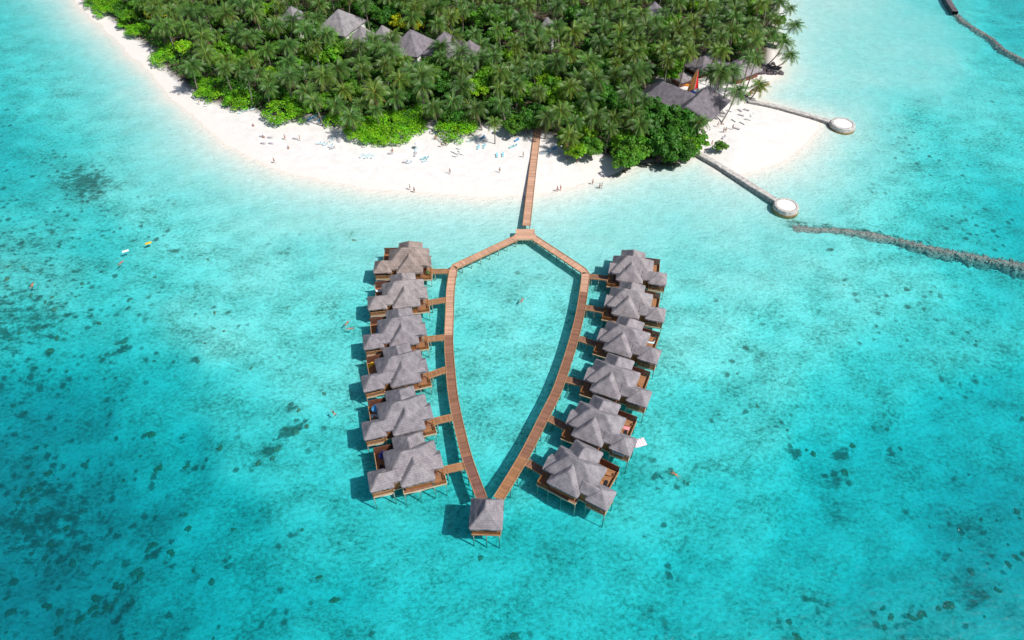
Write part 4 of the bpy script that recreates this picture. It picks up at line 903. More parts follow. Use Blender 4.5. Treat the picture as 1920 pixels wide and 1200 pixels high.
# ------------------------------------------------------------------ people
def person_mesh(pose):
    J = dict(pel=(0,0,.95), spi=(0,0,1.12), che=(0,.01,1.32), nek=(0,.0,1.46), hd0=(0,-.01,1.54), hd1=(0,-.02,1.66), nose=(0,-.115,1.60))
    for s, n in ((-1,'r'),(1,'l')):
        J.update({'sh'+n:(s*.17,0,1.40),'el'+n:(s*.23,.03,1.13),'wr'+n:(s*.25,-.04,.88),'pa'+n:(s*.255,-.06,.80),'hi'+n:(s*.09,0,.90),'kn'+n:(s*.10,-.02,.50),'an'+n:(s*.10,.03,.09),'to'+n:(s*.11,-.15,.04)})
    if pose == 'walk':
        J.update(knl=(.10,-.16,.52), anl=(.10,-.20,.10), tol=(.11,-.38,.05), knr=(-.10,.08,.50), anr=(-.10,.32,.15), tor=(-.11,.20,.05), ell=(.22,.14,1.15), wrl=(.22,.10,.90), pal=(.22,.08,.82), elr=(-.22,-.08,1.14), wrr=(-.22,-.24,.95), par=(-.22,-.30,.88))
    if pose == 'sit':
        d = -.83; J = {k:(x,y,z+d) for k,(x,y,z) in J.items()}
        J.update(knl=(.14,-.38,.42), anl=(.14,-.62,.09), tol=(.15,-.80,.05), knr=(-.14,-.38,.42), anr=(-.14,-.62,.09), tor=(-.15,-.80,.05), ell=(.28,.12,.32), wrl=(.26,-.02,.14), pal=(.26,-.08,.07), elr=(-.28,.12,.32), wrr=(-.26,-.02,.14), par=(-.26,-.08,.07))
    if pose == 'swim':
        J = {k:(x, -(z-.9), .0+y*-.4) for k,(x,y,z) in J.items()}
        for s, n in ((-1,'r'),(1,'l')): J.update({'el'+n:(s*.33,-.70,-.02),'wr'+n:(s*.25,-.95,-.02),'pa'+n:(s*.24,-1.03,-.02),'kn'+n:(s*.16,.42,-.03),'an'+n:(s*.20,.82,-.02),'to'+n:(s*.22,.98,-.06)})
    rad = dict(pel=.125, spi=.115, che=.13, nek=.055, hd0=.085, hd1=.09, nose=.022, sh=.06, el=.043, wr=.03, pa=.034, hi=.09, kn=.058, an=.038, to=.032)
    E_ = [('pel','spi'),('spi','che'),('che','nek'),('nek','hd0'),('hd0','hd1'),('hd0','nose')]
    for n in 'rl': E_ += [('che','sh'+n),('sh'+n,'el'+n),('el'+n,'wr'+n),('wr'+n,'pa'+n),('pel','hi'+n),('hi'+n,'kn'+n),('kn'+n,'an'+n),('an'+n,'to'+n)]
    names = list(J); vs = [J[k] for k in names]; rs = [rad.get(k, rad.get(k[:2])) for k in names]; ed = [(names.index(a), names.index(b)) for a, b in E_]
    for n in 'rl':
        w, p = Vector(J['wr'+n]), Vector(J['pa'+n]); d = (p-w).normalized(); s = d.cross(Vector((1,0,0))); s = s.normalized() if s.length > .1 else Vector((0,1,0)); pi = names.index('pa'+n)
        for off, ln in ((-.034,.058),(-.012,.075),(.012,.070),(.034,.055)):
            q = p+d*.03+s*off; vs += [tuple(q), tuple(q+d*ln*.55), tuple(q+d*ln+Vector((0,-.012,0)))]; k = len(vs)-3; ed += [(pi,k),(k,k+1),(k+1,k+2)]; rs += [.010,.009,.008]
        wi = names.index('wr'+n); q = w.lerp(p,.45)-s*.035; vs += [tuple(q), tuple(q+d*.05-s*.025)]; k = len(vs)-2; ed += [(wi,k),(k,k+1)]; rs += [.011,.009]
    me = bpy.data.meshes.new('person'); me.from_pydata(vs, ed, []); o = bpy.data.objects.new('tmp', me); COL.objects.link(o)
    m = o.modifiers.new('s','SKIN'); m.use_smooth_shade = True
    for i, sv_ in enumerate(me.skin_vertices[0].data): sv_.radius = (rs[i], rs[i]*(.8 if names[i] in ('pel','spi','che') else 1) if i < len(names) else rs[i]); sv_.use_root = (i == 0)
    sb = o.modifiers.new('u','SUBSURF'); sb.levels = 1; sb.render_levels = 1
    dg = bpy.context.evaluated_depsgraph_get(); r = bpy.data.meshes.new_from_object(o.evaluated_get(dg)); bpy.data.objects.remove(o); r.name = 'person'
    r.materials.clear(); r.materials.append(M['skin'])
    rn = random.Random(2); V0 = Vector
    h = V0(J['hd1']); hb = MB(); vv, ff = stone_blob(rn, .112, (1,1.05,.95), .05, 2); up = (V0(J['hd1'])-V0(J['nek'])).normalized(); bk = (V0(J['hd1'])-V0(J['nose'])).normalized()
    c = h+up*.02+bk*.03; hb.add([tuple(V0(x)+c) for x in vv], ff); hair = hb.mesh('hair', M['hair'])
    eb = MB(); f = -bk
    for s in (-1,1): add_blob(eb, rn, V0(J['hd0'])+up*.085+f*.085+V0((s*.035,0,0)), .013, (1,1,1), 0, 1)
    eyes = eb.mesh('eyes', M['dark'])
    tb = MB(); P = [V0(J['spi'])*.35+V0(J['pel'])*.65, V0(J['pel']), (V0(J['hir'])+V0(J['hil']))/2]; tb.tube([tuple(p) for p in P],[.148,.158,.15],12,cap=False)
    for n in 'rl': a, b = V0(J['hi'+n]), V0(J['kn'+n]); tb.tube([tuple(a), tuple(a.lerp(b,.35))],[.112,.10],10,cap=False)
    return r, hair, eyes, tb
PB = {k: person_mesh(k) for k in ('stand','walk','sit','swim')}
PM = {}
def person(pose, p, rz, col, label, group=None, sc=1.0):
    me, hair, eyes, tb = PB[pose]; o = link('person', me, None, p); o.rotation_euler = (0,0,rz); o.scale = (sc,)*3
    link('hair', hair, o); link('eyes', eyes, o)
    if (pose, col) not in PM: PM[(pose, col)] = tb.mesh('swimwear', M[col])
    link('swimwear', PM[(pose, col)], o); return tag(o, label, 'person', group)
for pose, x, y, rz, col, lb in [('stand',374,196,2,'dark','person standing by the first leafy hedge on the beach'),('sit',475,236,.5,'red','person in red sitting alone on the sand below the second hedge'),('walk',535,262,1,'red','person in red walking between the lounger groups'),('stand',563,264,2,'orange','person in orange standing by a grey lounger'),
  ('sit',541,278,.3,'red','person in red sitting on the sand nearest the sea'),('walk',515,306,.8,'dark','person in dark trunks walking along the water line'),('walk',844,326,2.8,'navy','person walking alone on wet sand in the middle of the beach'),('walk',937,324,2.6,'dark','person walking on sand between jetty and lounger pair'),
  ('stand',981,295,2,'yellow','person in yellow standing beside the jetty'),('sit',736,283,0,'pink','person on a pink towel sitting by a grey lounger'),('stand',1083,305,1,'dark','person in dark clothing by the yellow green shrub'),('stand',817,262,.3,'orange','person in orange standing at the hedge gap'),('sit',494,258,1,'pink','person in pink reclining among the four grey loungers'),
  ('walk',1345,238,1,'navy','person in navy walking below the leaning palm'),('sit',1353,233,1,'red','person in red sitting at the foot of the leaning palm'),('stand',1356,249,2,'navy','person standing with another on the sandbar'),('stand',1360,248,0,'dark','person in dark trunks standing with another on the sandbar'),('walk',1334,273,.4,'pink','person in pink walking beside the small round tree'),('stand',1373,243,2,'dark','person standing alone in the middle of the sandbar'),('walk',828,276,1.2,'dark','person in dark trunks walking in front of the hedge'),('stand',836,274,0,'navy','person in navy standing in front of the hedge')]:
    person(pose, GS(x, y), rz, col, lb)
for x, y, col, lb in [(769,356,'navy','bather in navy wading near shore, of the pair facing the loungers'),(777,361,'dark','bather in dark trunks wading, of the pair facing the loungers'),(1045,359,'pink','bather in pink wading next to the jetty'),(1051,357,'red','bather in red wading next to the jetty'),(1111,346,'navy','lone bather wading off the yellow green shrub'),(1124,354,'dark','bather in dark trunks wading, farthest pair from the jetty'),(1128,353,'red','bather in red wading, farthest pair from the jetty')]:
    q = GS(x, y); q.z = max(q.z, -1.0); person('stand', q, random.random()*6, col, lb, 'bathers wading in the shallows')
for x, y, col, lb in [(651,605,'red','snorkeller in red swimming beside the third villa of the reef row'),(655,616,'pink','snorkeller in pink trailing the one beside the third villa'),(978,564,'red','swimmer in red inside the walkway loop'),(1267,890,'orange','swimmer in orange out beyond the last villa'),(227,492,'red','swimmer in red far out over the reef'),(60,535,'orange','swimmer in orange farthest out over the reef'),(625,773,'dark','swimmer in dark trunks off the fifth villa of the reef row')]:
    q = G(x, y, 0); person('swim', (q.x, q.y, .0), random.random()*6, col, lb, 'swimmers on the lagoon', 1.05)
for x, y, col, lb in [(235,471,'fwhite','white inflatable ring raft floating far out over the reef'),(278,456,'yellow','yellow inflatable mattress floating far out over the reef')]:
    q = G(x, y, 0); soft('air_mattress', (q.x, q.y, 0), 1.5, .7, .2, .5, M[col], lb, 'air mattress')
# ------------------------------------------------------------------ vegetation
def frond(rng, az, e0, Lf, bend, age, nleaf=15):
    """one palm frond as quads: rachis strip and two ranks of drooping leaflets"""
    n = 11; t = np.linspace(0, 1, n); e = e0-bend*t**1.25; ds = Lf/(n-1)
    r = np.concatenate([[0], np.cumsum(np.cos(e[:-1])*ds)]); z = np.concatenate([[0], np.cumsum(np.sin(e[:-1])*ds)])
    ca, sa = math.cos(az), math.sin(az); yaw = rng.uniform(-.12, .12)
    P = np.stack([r*ca-yaw*r*r*sa/Lf, r*sa+yaw*r*r*ca/Lf, z], 1); side = np.array([-sa, ca, 0.0]); Q = []; T = []
    g = np.array([.072, .170, .027])*(1-age)+np.array([.20, .20, .045])*age; g = g*rng.uniform(.8, 1.25)
    for i in range(0, n-1, 2):
        w0, w1 = .06*(1-t[i])+.012, .06*(1-t[min(i+2,n-1)])+.012; a, b = P[i], P[min(i+2, n-1)]
        Q.append([a-side*w0, a+side*w0, b+side*w1, b-side*w1]); T.append([.30, .32, .09])
    for s in (-1, 1):
        for k in range(nleaf):
            u = .13+.87*(k+.5)/nleaf; x = u*(n-1); i = min(int(x), n-2); p = P[i]+(P[i+1]-P[i])*(x-i); d = (P[i+1]-P[i])/ds; up = np.cross(side, d); up = up if up[2] > 0 else -up
            ln = Lf*.24*math.sin(min(1, u*.9+.14)*math.pi)**.6*rng.uniform(.85, 1.15)+.12
            dr = side*s*.80+d*.50-up*(.12+.2*rng.random())-np.array([0,0,.30+.3*age]); dr = dr/np.linalg.norm(dr); w = d*.085*(Lf/4)
            tip = p+dr*ln-np.array([0,0,.12*ln]); Q.append([p-w, p+w, tip+w*.25, tip-w*.25]); T.append(g*rng.uniform(.75, 1.3))
    return Q, T
def palm_crown(seed, nf=24, size=1.0):
    rng = random.Random(seed); Q = []; T = []
    for k in range(nf):
        q = (k+.5)/nf; az = k*2.39996+rng.uniform(-.25,.25); e0 = R(78-q*95+rng.uniform(-8,8)); bend = R(55+35*rng.random()+25*q); a = max(0, q-.55)*1.5*rng.random()
        f, t = frond(rng, az, e0, size*rng.uniform(3.7,4.6)*(.75+.25*min(1,q*3)), bend, a); Q += f; T += t
    for k in range(1+seed % 3):     # dead brown fronds hanging below
        f, t = frond(rng, rng.random()*6.28, R(-25), size*3.2, R(50), 0, 9); Q += f; T += [np.array([.20,.13,.07])*rng.uniform(.7,1.1)]*len(t)
    Q = np.array(Q); T = np.array(T)
    return Q, T
def leaf_cloud(seed, centers, radii, per, size, cols, up=.55, flat=.75):
    """leaf sized quads spread over clumps; colour varies by clump and by leaf"""
    rng = np.random.default_rng(seed); n = len(centers)*per
    c = np.repeat(np.asarray(centers, float), per, 0); r = np.repeat(np.asarray(radii, float), per)
    d = rng.normal(size=(n,3)); d[:,2] = np.abs(d[:,2])*.9-.18; d /= np.linalg.norm(d, axis=1, keepdims=True)
    p = c+d*(r*(.72+.34*rng.random(n)))[:,None]*np.array([1,1,flat])
    nrm = d*.75+rng.normal(size=(n,3))*.42+np.array([0,0,up]); nrm /= np.linalg.norm(nrm, axis=1, keepdims=True)
    a = rng.normal(size=(n,3)); t = np.cross(nrm, a); t /= np.linalg.norm(t, axis=1, keepdims=True); b = np.cross(nrm, t)
    s = size*(.6+.8*rng.random(n)); V = np.stack([p-t*s[:,None]*.5, p+b*s[:,None]*.32, p+t*s[:,None]*.5, p-b*s[:,None]*.32], 1)
    ct = np.repeat(np.asarray(cols, float), per, 0)*(.65+.7*rng.random((n,1))); return V, ct
GREEN = np.array([.105, .25, .022])
def crown_parts(seed, rx, ry, h, base, nclump, rc):
    rng = np.random.default_rng(seed); C = []; Rr = []; K = []
    while len(C) < nclump:
        d = rng.normal(size=3); d[2] = abs(d[2])*.8-.15; d /= np.linalg.norm(d); k = rng.uniform(.5, 1.0) if rng.random() < .8 else rng.uniform(.1,.5)
        k *= .78+.45*vnoise(np.array([math.atan2(d[1],d[0])*1.6+9]), np.array([d[2]*2+5.]), seed)[0]
        C.append((d[0]*rx*k, d[1]*ry*k, base+h*.38+d[2]*h*.6*k)); Rr.append(rc*rng.uniform(.6,1.25)); K.append(GREEN*rng.uniform(.7,1.35)*np.array([rng.uniform(.85,1.3),1,1]))
    return C, Rr, K
def trunk_mesh(seed, h, r0, C, lim=7):
    rng = random.Random(seed); mb = MB(); top = (rng.uniform(-.3,.3), rng.uniform(-.3,.3), h*.55)
    mb.tube([(0,0,-.5),(.05,.03,h*.15),(top[0]*.5,top[1]*.5,h*.35),top],[r0*1.3,r0,r0*.85,r0*.7],8)
    for k in range(lim):
        c = Vector(C[int(k*len(C)/lim)]); s = Vector((top[0]*.6,top[1]*.6,h*rng.uniform(.3,.53))); m = s.lerp(c,.5)+Vector((0,0,-.25)); mb.tube([tuple(s),tuple(m),tuple(c)],[r0*.5,r0*.3,r0*.1],6)
    return mb.mesh('trunk', M['bark'])
# palm kinds
PAL = []
for k in range(7):
    Q, T = palm_crown(100+k, 22+k % 3*2, .95+.04*(k % 4)); rng = random.Random(k); h = 10.0; bx, by = rng.uniform(-1.2,1.2), rng.uniform(-1.2,1.2)
    pts = [(0,0,-.6),(bx*.05,by*.05,1.5),(bx*.3,by*.3,h*.45),(bx*.75,by*.75,h*.8),(bx,by,h)]
    tr = MB().tube([tuple(p) for p in spline(pts, 1.4)], list(np.linspace(.24,.13,len(spline(pts, 1.4)))), 7).mesh('trunk', M['trunk'], smooth=True)
    PAL.append((tr, quad_mesh('crown', Q, T, M['palm']), (bx,by,h), Q, T))
PCOL = [(1,1,1),(1.15,1.05,.9),(.85,.95,1.0),(1.3,1.1,.8),(.95,1.0,.9),(.75,.88,.95)]
def palm(p, k, rz, sc, hs, label, group, col):
    tr, cr, top, _, _ = PAL[k]; root = empty('palm_tree', p, rz, label, 'palm tree', group)
    t = link('trunk', tr, root); t.scale = (sc, sc, hs); c = link('crown', cr, root, (top[0]*sc, top[1]*sc, top[2]*hs)); c.scale = (sc,)*3; c.color = (*col, 1); return root
def bent_palm(base, top, k, sc, label, sag=.35, col=(1,1,1)):
    o = Vector(base); d = Vector(top)-o; root = empty('palm_tree', o, 0, label, 'palm tree', 'palms leaning out from the point')
    hz = Vector((d.x, d.y, 0)); pts = [Vector((0,0,-.5)), hz*.28+Vector((0,0,d.z*.12)), hz*.62+Vector((0,0,d.z*.38)), hz*.9+Vector((0,0,d.z*.72)), d]; P = spline(pts, 1.0)
    MB().tube([tuple(p) for p in P], list(np.linspace(.24,.13,len(P))), 7).build('trunk', M['trunk'], root, smooth=True)
    c = link('crown', PAL[k][1], root, d); c.scale = (sc,)*3; c.color = (*col, 1); return root
bent_palm(GS(1447,24), G(1481,16,5.5), 1, .8, 'small palm leaning out over the lagoon, farthest up the shore')
bent_palm(GS(1446,48), G(1490,48,5.5), 2, 1.0, 'palm on a low curved trunk leaning far over the lagoon below the smallest one')
bent_palm(GS(1433,124), G(1469,82,8.5), 3, 1.05, 'palm leaning over the lagoon on a rising trunk from the rock bank')
bent_palm(GS(1440,129), G(1481,105,6), 4, 1.0, 'lowest palm reaching over the lagoon from the rock bank')
bent_palm(GS(1405,186), G(1423,160,5), 5, 1.0, 'short bushy palm above the start of the far sea wall', col=(1.2,1.05,.85))
bent_palm(GS(1351,231), G(1381,172,9.5), 0, 1.25, 'full crowned palm on a curved trunk leaning over the sandbar', col=(.8,.95,.9))
bent_palm(GS(1396,172), G(1417,112,13), 6, .9, 'tall thin palm slanting up beside the broad grey hut')
# named palms by the place of their crowns in the survey, then the grove
rg = random.Random(21)
CR = [(677,120),(777,132),(700,162),(747,180),(630,197),(670,192),(708,207),(810,203),(570,172),(530,140),(605,150),(922,227),(1027,221),(1063,252),(1145,240),(1150,216),(896,202),(880,196),(942,195),(959,136),(1080,147),(1162,167),(899,84),(928,98),(1206,182),(1381,133),(1346,136),(1338,140),(1352,142),(1317,226),(1196,100),(1290,92),(1250,115),
      (1300,40),(1235,60),(485,136),(508,150),(455,126),(470,112),(640,170),(660,215),(1010,170),(590,190),(850,190),(1190,215)]
CR += [(1320,75),(1335,92),(1362,98),(1398,84),(1412,102),(1280,72),(1375,58),(1424,72),(1310,62),(1350,70),(1268,98),(846,70),(862,62),(893,62),(822,88),(700,70),(735,64),(655,84)]
HEDGE = [(183,7,17,12),(212,22,28,14),(203,14,22,12),(262,62,20,13),(240,48,14,9),(312,106,24,24),(402,168,30,24),(455,189,29,20),(540,211,43,28),(640,229,32,13),(692,247,42,27),(738,240,46,34),(782,226,27,28),(853,242,38,27),(972,238,22,14),(1058,262,14,9)]
PTS = []
for x, y in CR:
    h = rg.uniform(9, 12.5) if x > 1180 and y < 180 else rg.uniform(6.2, 7.8); q = G(x, y, h+1.2); PTS.append((q.x, q.y, h, True))
CLEAR = [[(625,8),(682,36),(652,72),(628,68)],[(668,44),(697,56),(692,74),(672,72)],[(700,44),(728,54),(720,64),(702,62)],[(752,72),(769,50),(812,72),(806,100),(786,110),(764,92)],[(832,58),(850,70),(850,84),(836,84)],[(1215,160),(1240,148),(1310,172),(1328,158),(1368,192),(1334,230),(1290,212),(1240,205),(1196,190)],
         [(1272,186),(1285,130),(1305,118),(1322,160),(1328,178)],[(1290,120),(1350,135),(1395,118),(1415,130),(1400,190),(1330,190),(1275,165)],[(535,5),(565,5),(565,25),(540,25)],[(1215,0),(1240,0),(1240,14),(1216,14)],[(1016,26),(1040,26),(1040,40),(1018,42)]]
def pdist(px, py, P):
    ins = False; best = 1e9
    for i in range(len(P)):
        (ax, ay), (bx, by) = P[i-1], P[i]; ex, ey = bx-ax, by-ay; t = max(0, min(1, ((px-ax)*ex+(py-ay)*ey)/(ex*ex+ey*ey+1e-9)))
        best = min(best, (px-ax-t*ex)**2+(py-ay-t*ey)**2)
        if (ay > py) != (by > py) and px < ex*(py-ay)/ey+ax: ins = not ins
    return -1 if ins else best**.5
CLEAR2 = [[(a*.8, b*1.3) for a, b in P] for P in CLEAR]
def shy(px, py, pad): return any(pdist(px*.8, py*1.3, P) < pad for P in CLEAR2)
def in_forest(x, y): return sdf_forest[min(int(np.searchsorted(gy, y)), len(gy)-1), min(int(np.searchsorted(gx, x)), len(gx)-1)]
TREES = [(615,75,3.6,0),(622,107,4.2,0),(640,95,3.5,0),(422,85,4.2,0),(440,105,3.5,0),(300,22,3.8,3),(366,132,3.2,1),(402,112,3.0,0),(542,57,3.8,0),(765,160,4.0,0),(910,148,5.0,0),(890,168,3.6,4),(1026,148,3.6,4),(1035,170,4.4,0),(1045,185,3.8,4),(1131,172,4.6,2),(1140,190,3.8,2),(1091,198,4.4,1),(1080,180,3.6,2),(907,36,5.2,1),(880,28,3.5,0),(862,32,3.2,3),(745,42,2.6,3),(768,47,3.4,3),(784,50,2.4,3),
  (1094,225,2.6,4),(1100,250,3.0,4),(1082,284,2.6,4),(1110,275,3.0,1),(1060,272,2.2,1),(1176,291,4.2,1),(1195,270,4.5,1),(1168,262,3.4,0),(1230,235,5.6,2),(1262,222,5.0,2),(1285,240,4.6,2),(1240,268,5.0,2),(1275,275,4.4,2),(1302,262,3.2,0),(1215,205,3.6,2),(1270,118,3.4,0),(1258,140,3.0,0),(740,20,4.5,2),(720,30,4.0,2),(690,22,4.0,2),(800,35,4,2),
  (990,230,3.2,2),(965,235,3.0,1),(1005,215,3.6,2),(960,185,3.6,1),(860,215,3.6,2),(985,170,3.4,0),(835,165,3.6,2),(580,100,3.6,0),(520,95,3.2,1),(490,70,3.4,0),(350,60,3.5,1),(260,15,4,1),(240,30,3,0),(1460,70,2.2,1),(1463,36,2.4,1),(1415,15,3.6,0),(1390,55,3.6,2),(1180,60,3.6,2),(1110,90,3.6,2),(1050,60,3.6,1),(1000,90,3.8,2),(960,40,3.6,2),(470,30,3.6,0),(410,40,3.6,1),(1130,130,3.4,2),(820,120,3.5,1),(740,120,3.5,0),(650,140,3.5,2),(700,100,3.5,2),(560,120,3.2,0)]
_r = random.Random(77)
for _ in range(4000):
    if len(TREES) >= 118: break
    x, y = _r.uniform(230, 1440), _r.uniform(-20, 215); q = G(x, y, 5)
    if in_forest(q.x, q.y) < 3 or shy(x, y, 12) or any(((x-a)/34)**2+((y-b)/17)**2 < 1 for a, b, _1, _2 in TREES): continue
    if any((q.x-a)**2+(q.y-b)**2 < r*r for a, b, r in HOUSE_C): continue
    TREES.append((x, y, _r.uniform(2.8, 4.2), _r.choice([0,1,1,2,2,2,4])))
KIND = [('bright green broadleaf tree',(1.05,1.25,.55)),('mid green broadleaf tree',(.75,.95,.7)),('dark green broadleaf tree',(.46,.74,.66)),('yellow flowering broadleaf tree',(3.3,1.75,.35)),('lime green broadleaf tree',(1.6,1.55,.45))]
TPL = []
for k in range(5):
    C, Rr, K = crown_parts(40+k, 1, 1, 1.15, .35, 46, .27); V, ct = leaf_cloud(60+k, C, Rr, 95, .155, K); TPL.append((trunk_mesh(k, 1.0, .055, C), quad_mesh('crown', V, ct, M['leaf'])))
WHERE = lambda x, y: 'behind the restaurant' if x > 1180 and y < 180 else 'by the sandbar wall' if x > 1180 else 'close to the beach' if y > 140 else 'deep in the palm grove'
tt = []
for i, (x, y, r, kd) in enumerate(TREES):
    hh = r*1.25+2.0; q = G(x, y, hh*.75); tt.append((q.x, q.y, r)); root = empty('broadleaf_tree', (q.x, q.y, gz(q.x, q.y)), rg.random()*6.28, '', 'tree', 'broadleaf trees of the island')
    root['label'] = KIND[kd][0]+' with clumped leaves standing '+WHERE(x, y)
    tr, cr = TPL[i % 5]; t = link('trunk', tr, root); c = link('crown', cr, root); s = (r*rg.uniform(.95,1.1), r*rg.uniform(.95,1.1), hh/1.4); t.scale = s; c.scale = s; v = rg.uniform(.85,1.15); c.color = (*[a*v for a in KIND[kd][1]], 1)
# the small round tree on the sandbar
q = GS(1348,285); root = empty('broadleaf_tree', q, 1, 'small round tree alone on the sandbar by the stone wall', 'tree'); t = link('trunk', TPL[1][0], root); c = link('crown', TPL[1][1], root); t.scale = c.scale = (2.0,1.8,2.3); c.color = (.75,.9,.7,1)
# grove
tries = 0; xs = [(a, b) for a, b, _, _ in PTS]
while len(PTS) < 430 and tries < 40000:
    tries += 1; px, py = rg.uniform(150, 1480), rg.uniform(-45, 300); h = rg.uniform(7.0, 10.5) if px < 1180 else rg.uniform(8.5, 12.5); q = G(px, py, h+1)
    md = 5.6 if py > 0 else 7.0
    if in_forest(q.x, q.y) < .8 or shy(px, py, 13 if py > 20 else 8): continue
    if any((q.x-a)**2+(q.y-b)**2 < md*md for a, b in xs): continue
    if any((q.x-a)**2+(q.y-b)**2 < r*r for a, b, r in HOUSE_C): continue
    if any((q.x-a)**2+(q.y-b)**2 < (r*.8)**2 for a, b, r in tt): continue
    fx, fy = proj(q.x, q.y, 0)
    if abs(fx-1005) < 12 and fy > 232: continue
    if py > 0 and any(((px-a)/(r*5.2))**2+((py-b-6)/(r*4.6))**2 < 1 for a, b, r, _ in TREES): continue
    if any(((px-a)/(w+16))**2+((py-b)/(d+24))**2 < 1 for a, b, w, d in HEDGE): continue
    xs.append((q.x, q.y)); PTS.append((q.x, q.y, h, False))
nfar = 0; tries = 0; far = []
while nfar < 420 and tries < 20000:
    tries += 1; x, y = rg.uniform(-210, 230), rg.uniform(285, 620)
    if in_forest(x, y) < 2 or proj(x, y, 14)[1] > -48 or any((x-a)**2+(y-b)**2 < 49 for a, b in far): continue
    far.append((x, y)); PTS.append((x, y, rg.uniform(7, 11), False)); nfar += 1
PTS.sort(key=lambda p: p[0]**2*.3+p[1]**2-(5000 if p[3] else 0))
GQ, GT = [], []
for i, (x, y, h, nm) in enumerate(PTS):
    k = rg.randrange(7); rz = rg.random()*6.28; sc = rg.choice([.8,.95,1.05,1.1,1.15,1.22,1.32])*rg.uniform(.95,1.05); z = gz(x, y); col = rg.choice(PCOL); v = rg.uniform(.72,1.18); col = [c*v for c in col]
    if i < 292 and h > 0:
        px, py = proj(x, y, h); wh = 'in the front rank above the main beach' if py > 165 and px < 1010 else 'around the beach restaurant' if px > 1180 else 'in the grove between jetty and restaurant' if px > 1010 else 'in the dense grove behind the beach'
        top = PAL[k][2]; c, s = math.cos(rz), math.sin(rz)
        o = palm((x-(top[0]*c-top[1]*s)*sc, y-(top[0]*s+top[1]*c)*sc, z), k, rz, sc, h/10, 'green coconut palm with arching fronds '+wh, 'coconut palms '+wh, col); o.rotation_euler = (rg.uniform(-.13,.13), rg.uniform(-.13,.13), rz)
    else:
        c, s = math.cos(rz)*sc, math.sin(rz)*sc; Q = PAL[k][3]; q = np.stack([Q[...,0]*c-Q[...,1]*s+x, Q[...,0]*s+Q[...,1]*c+y, Q[...,2]*sc+z+h], -1); GQ.append(q); GT.append(PAL[k][4]*np.array(col))
print('palms', len(PTS))
if GQ: tag(link('palm_forest', quad_mesh('palm_forest', np.concatenate(GQ), np.concatenate(GT), M['palm'])), 'far palms of the island merging into one mass at the top', 'palm forest', kind='stuff')
# undergrowth below the palms
n = 5200; rn = np.random.default_rng(5); cx, cy = [], []
px = rn.uniform(140, 1480, n*3); py = rn.uniform(-60, 305, n*3); py[::4] = rn.uniform(-215, -50, len(py[::4])); P = [G(a, b, 0) for a, b in zip(px, py)]; ux = np.array([p.x for p in P]); uy = np.array([p.y for p in P])
ok = poly_sdf(ux, uy, FOREST) > .6
for a, b, r in HOUSE_C: ok &= (ux-a)**2+(uy-b)**2 > (r*.75)**2
fxs = 960+F*ux/(uy*CP+H*SP); ok &= ~((np.abs(fxs-1004) < 9) & (uy < 240) & (uy > 150) & (np.abs(uy-G(1005,243).y) < 14))
ux, uy = ux[ok][:n], uy[ok][:n]
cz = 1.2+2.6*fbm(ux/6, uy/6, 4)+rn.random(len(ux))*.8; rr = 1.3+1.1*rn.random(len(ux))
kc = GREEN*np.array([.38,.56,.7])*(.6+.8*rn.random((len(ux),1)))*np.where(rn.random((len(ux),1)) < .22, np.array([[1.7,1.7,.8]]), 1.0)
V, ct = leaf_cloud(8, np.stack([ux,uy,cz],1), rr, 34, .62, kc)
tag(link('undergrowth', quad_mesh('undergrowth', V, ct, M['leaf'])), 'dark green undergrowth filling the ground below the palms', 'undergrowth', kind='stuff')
# beach hedges: low bright leafy mounds
HL = ['bright green leafy hedge at the far left tip of the beach','rounded green hedge next to the farthest one on the shore','low green hedge between the two farthest ones','dark small green hedge where the far beach narrows','small green hedge tucked under palms on the narrow beach','tall green hedge mound shading the narrow beach','rounded green hedge, first one on the wide beach','oval green hedge above a line of pale blue loungers','big round green hedge beside the shady lounger gap',
      'low flat green hedge linking the shady gap to the largest hedge','largest green hedge, its wide lobe by the turquoise lounger','largest green hedge, its deep middle lobe','largest green hedge, its end lobe by the sandy path','oval green hedge across the sandy path from the largest hedge','dark green hedge clump just before the jetty','little green bush in the shade on the far side of the jetty']
for i, ((x, y, a, b), lb) in enumerate(zip(HEDGE, HL)):
    q = GS(x, y+b*.2); e = GS(x+a*1.06, y+b*.2); f = GS(x, y+b*1.12); g = GS(x, y-b*.8); rx = abs(e.x-q.x); ry = max(abs(f.y-g.y)/2, 2); c = (f+g)/2; hgt = 2.5+.16*min(rx, ry); r2 = np.random.default_rng(300+i)
    m = int(max(24, rx*ry*1.5)); C = []; K = []
    while len(C) < m:
        u, v = r2.uniform(-1,1,2)
        if u*u+v*v > .92*(.8+.4*vnoise(np.array([math.atan2(v,u)*2+i*3]), np.array([2.5]), 6)[0]): continue
        C.append((u*rx, v*ry, hgt*math.sqrt(max(.05, 1-(u*u+v*v)**1.6))*r2.uniform(.55,.85))); K.append(np.array([.165,.46,.012])*r2.uniform(.65,1.25)*np.array([r2.uniform(.8,1.35),1,1]))
    V, ct = leaf_cloud(400+i, C, [max(.75, min(1.15, .3*ry))]*m, 74, .42, K, up=1.05)
    root = empty('beach_hedge', (q.x, c.y, c.z), 0, lb, 'hedge', 'green hedges along the beach'); link('foliage', quad_mesh('foliage', V, ct, M['leaf']), root)
    mb = MB(); r3 = random.Random(i)
    for k in range(14):
        u, v = r3.uniform(-.6,.6), r3.uniform(-.6,.6); mb.tube([(u*rx,v*ry,-.2),(u*rx+r3.uniform(-.4,.4),v*ry+r3.uniform(-.4,.4),hgt*.6)],[.06,.03],5)
    mb.build('stem', M['bark'], root)
pl = bpy.data.objects['potted_plant']; V, ct = leaf_cloud(77, [(0,0,.75)], [.5], 60, .3, [(.06,.2,.05)]); link('foliage', quad_mesh('foliage', V, ct, M['leaf']), pl)
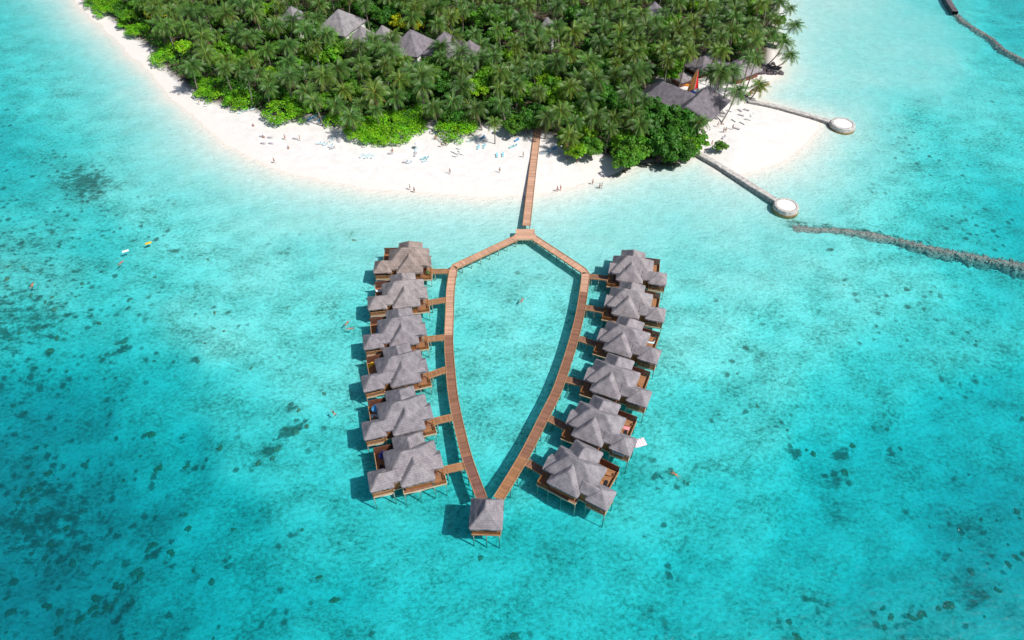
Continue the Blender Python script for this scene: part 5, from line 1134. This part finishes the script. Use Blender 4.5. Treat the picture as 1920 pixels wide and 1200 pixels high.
# bleached fallen branches below the big tree, dark rock bank on the point
p = GS(1262,296); root = empty('fallen_branches', p, 0, 'tangle of bleached fallen branches under the big dark tree', 'dead branches'); mb = MB(); r3 = random.Random(8)
for k in range(70):
    a = r3.uniform(-.4,3.5); o = Vector((r3.uniform(-6,5), r3.uniform(-.6,2.0), r3.uniform(.2,1.6))); d = Vector((math.cos(a), math.sin(a)*.6, r3.uniform(-.3,.5)))*r3.uniform(1,2.6); mb.tube([tuple(o),tuple(o+d*.5+Vector((0,0,.2))),tuple(o+d)],[.07,.05,.02],5)
mb.build('branch', plain_mat('bleached_wood',(.23,.17,.15),.9,.3,3), root)
p = GS(1432,128); mb = MB()
for k in range(60): add_blob(mb, r3, (max(-5,min(5,r3.gauss(0,2.4))), max(-4,min(4,r3.gauss(0,2.0))), r3.uniform(-.1,.5)), r3.uniform(.6,1.1), (1,1,.7), .3, 1)
tag(mb.build('rock_bank', M['stone_dark'], None, p), 'dark rock bank at the tip of the point under leaning palms', 'rocks')
p = GS(1410,178); mb = MB()
for k in range(50): t = r3.random(); add_blob(mb, r3, (-3+t*9+r3.gauss(0,.6), -1.5+t*8+r3.gauss(0,.6), r3.uniform(-.2,.3)), r3.uniform(.3,.6), (1,1,.7), .3, 1)
tag(mb.build('rock_bank', M['stone_wet'], None, p), 'tan rock edging along the courtyard shore', 'rocks')

# ------------------------------------------------------------------ camera, sun, sky
cam = bpy.data.cameras.new('camera'); cam.sensor_width = 36; cam.lens = F/1920*36; cam.clip_end = 9000; cam.clip_start = 1
co = bpy.data.objects.new('camera', cam); COL.objects.link(co); co.location = (0, 0, H); co.rotation_euler = (R(90)-PITCH, 0, 0); S.camera = co
EL = R(51); sv = Vector((.88*math.cos(EL), -.475*math.cos(EL), math.sin(EL))).normalized()
sl = bpy.data.lights.new('sun', 'SUN'); sl.energy = 4.6; sl.angle = R(.5); sl.color = (1, .96, .9)
so = bpy.data.objects.new('sun', sl); COL.objects.link(so); so.rotation_euler = sv.to_track_quat('Z', 'Y').to_euler()
W = bpy.data.worlds.new('World'); S.world = W; W.use_nodes = True
nt = W.node_tree; bg = nt.nodes['Background']; sky = nt.nodes.new('ShaderNodeTexSky'); sky.sky_type = 'NISHITA'; sky.sun_disc = False
sky.sun_elevation = EL; sky.sun_rotation = math.atan2(sv.x, sv.y); sky.air_density = 1.0; sky.dust_density = 1.0
nt.links.new(sky.outputs[0], bg.inputs[0]); bg.inputs[1].default_value = 0.08
S.view_settings.view_transform = 'Standard'; S.view_settings.look = 'None'; S.view_settings.exposure = 0.09; S.view_settings.gamma = 1
S.cycles.transparent_max_bounces = 16; S.cycles.max_bounces = 8
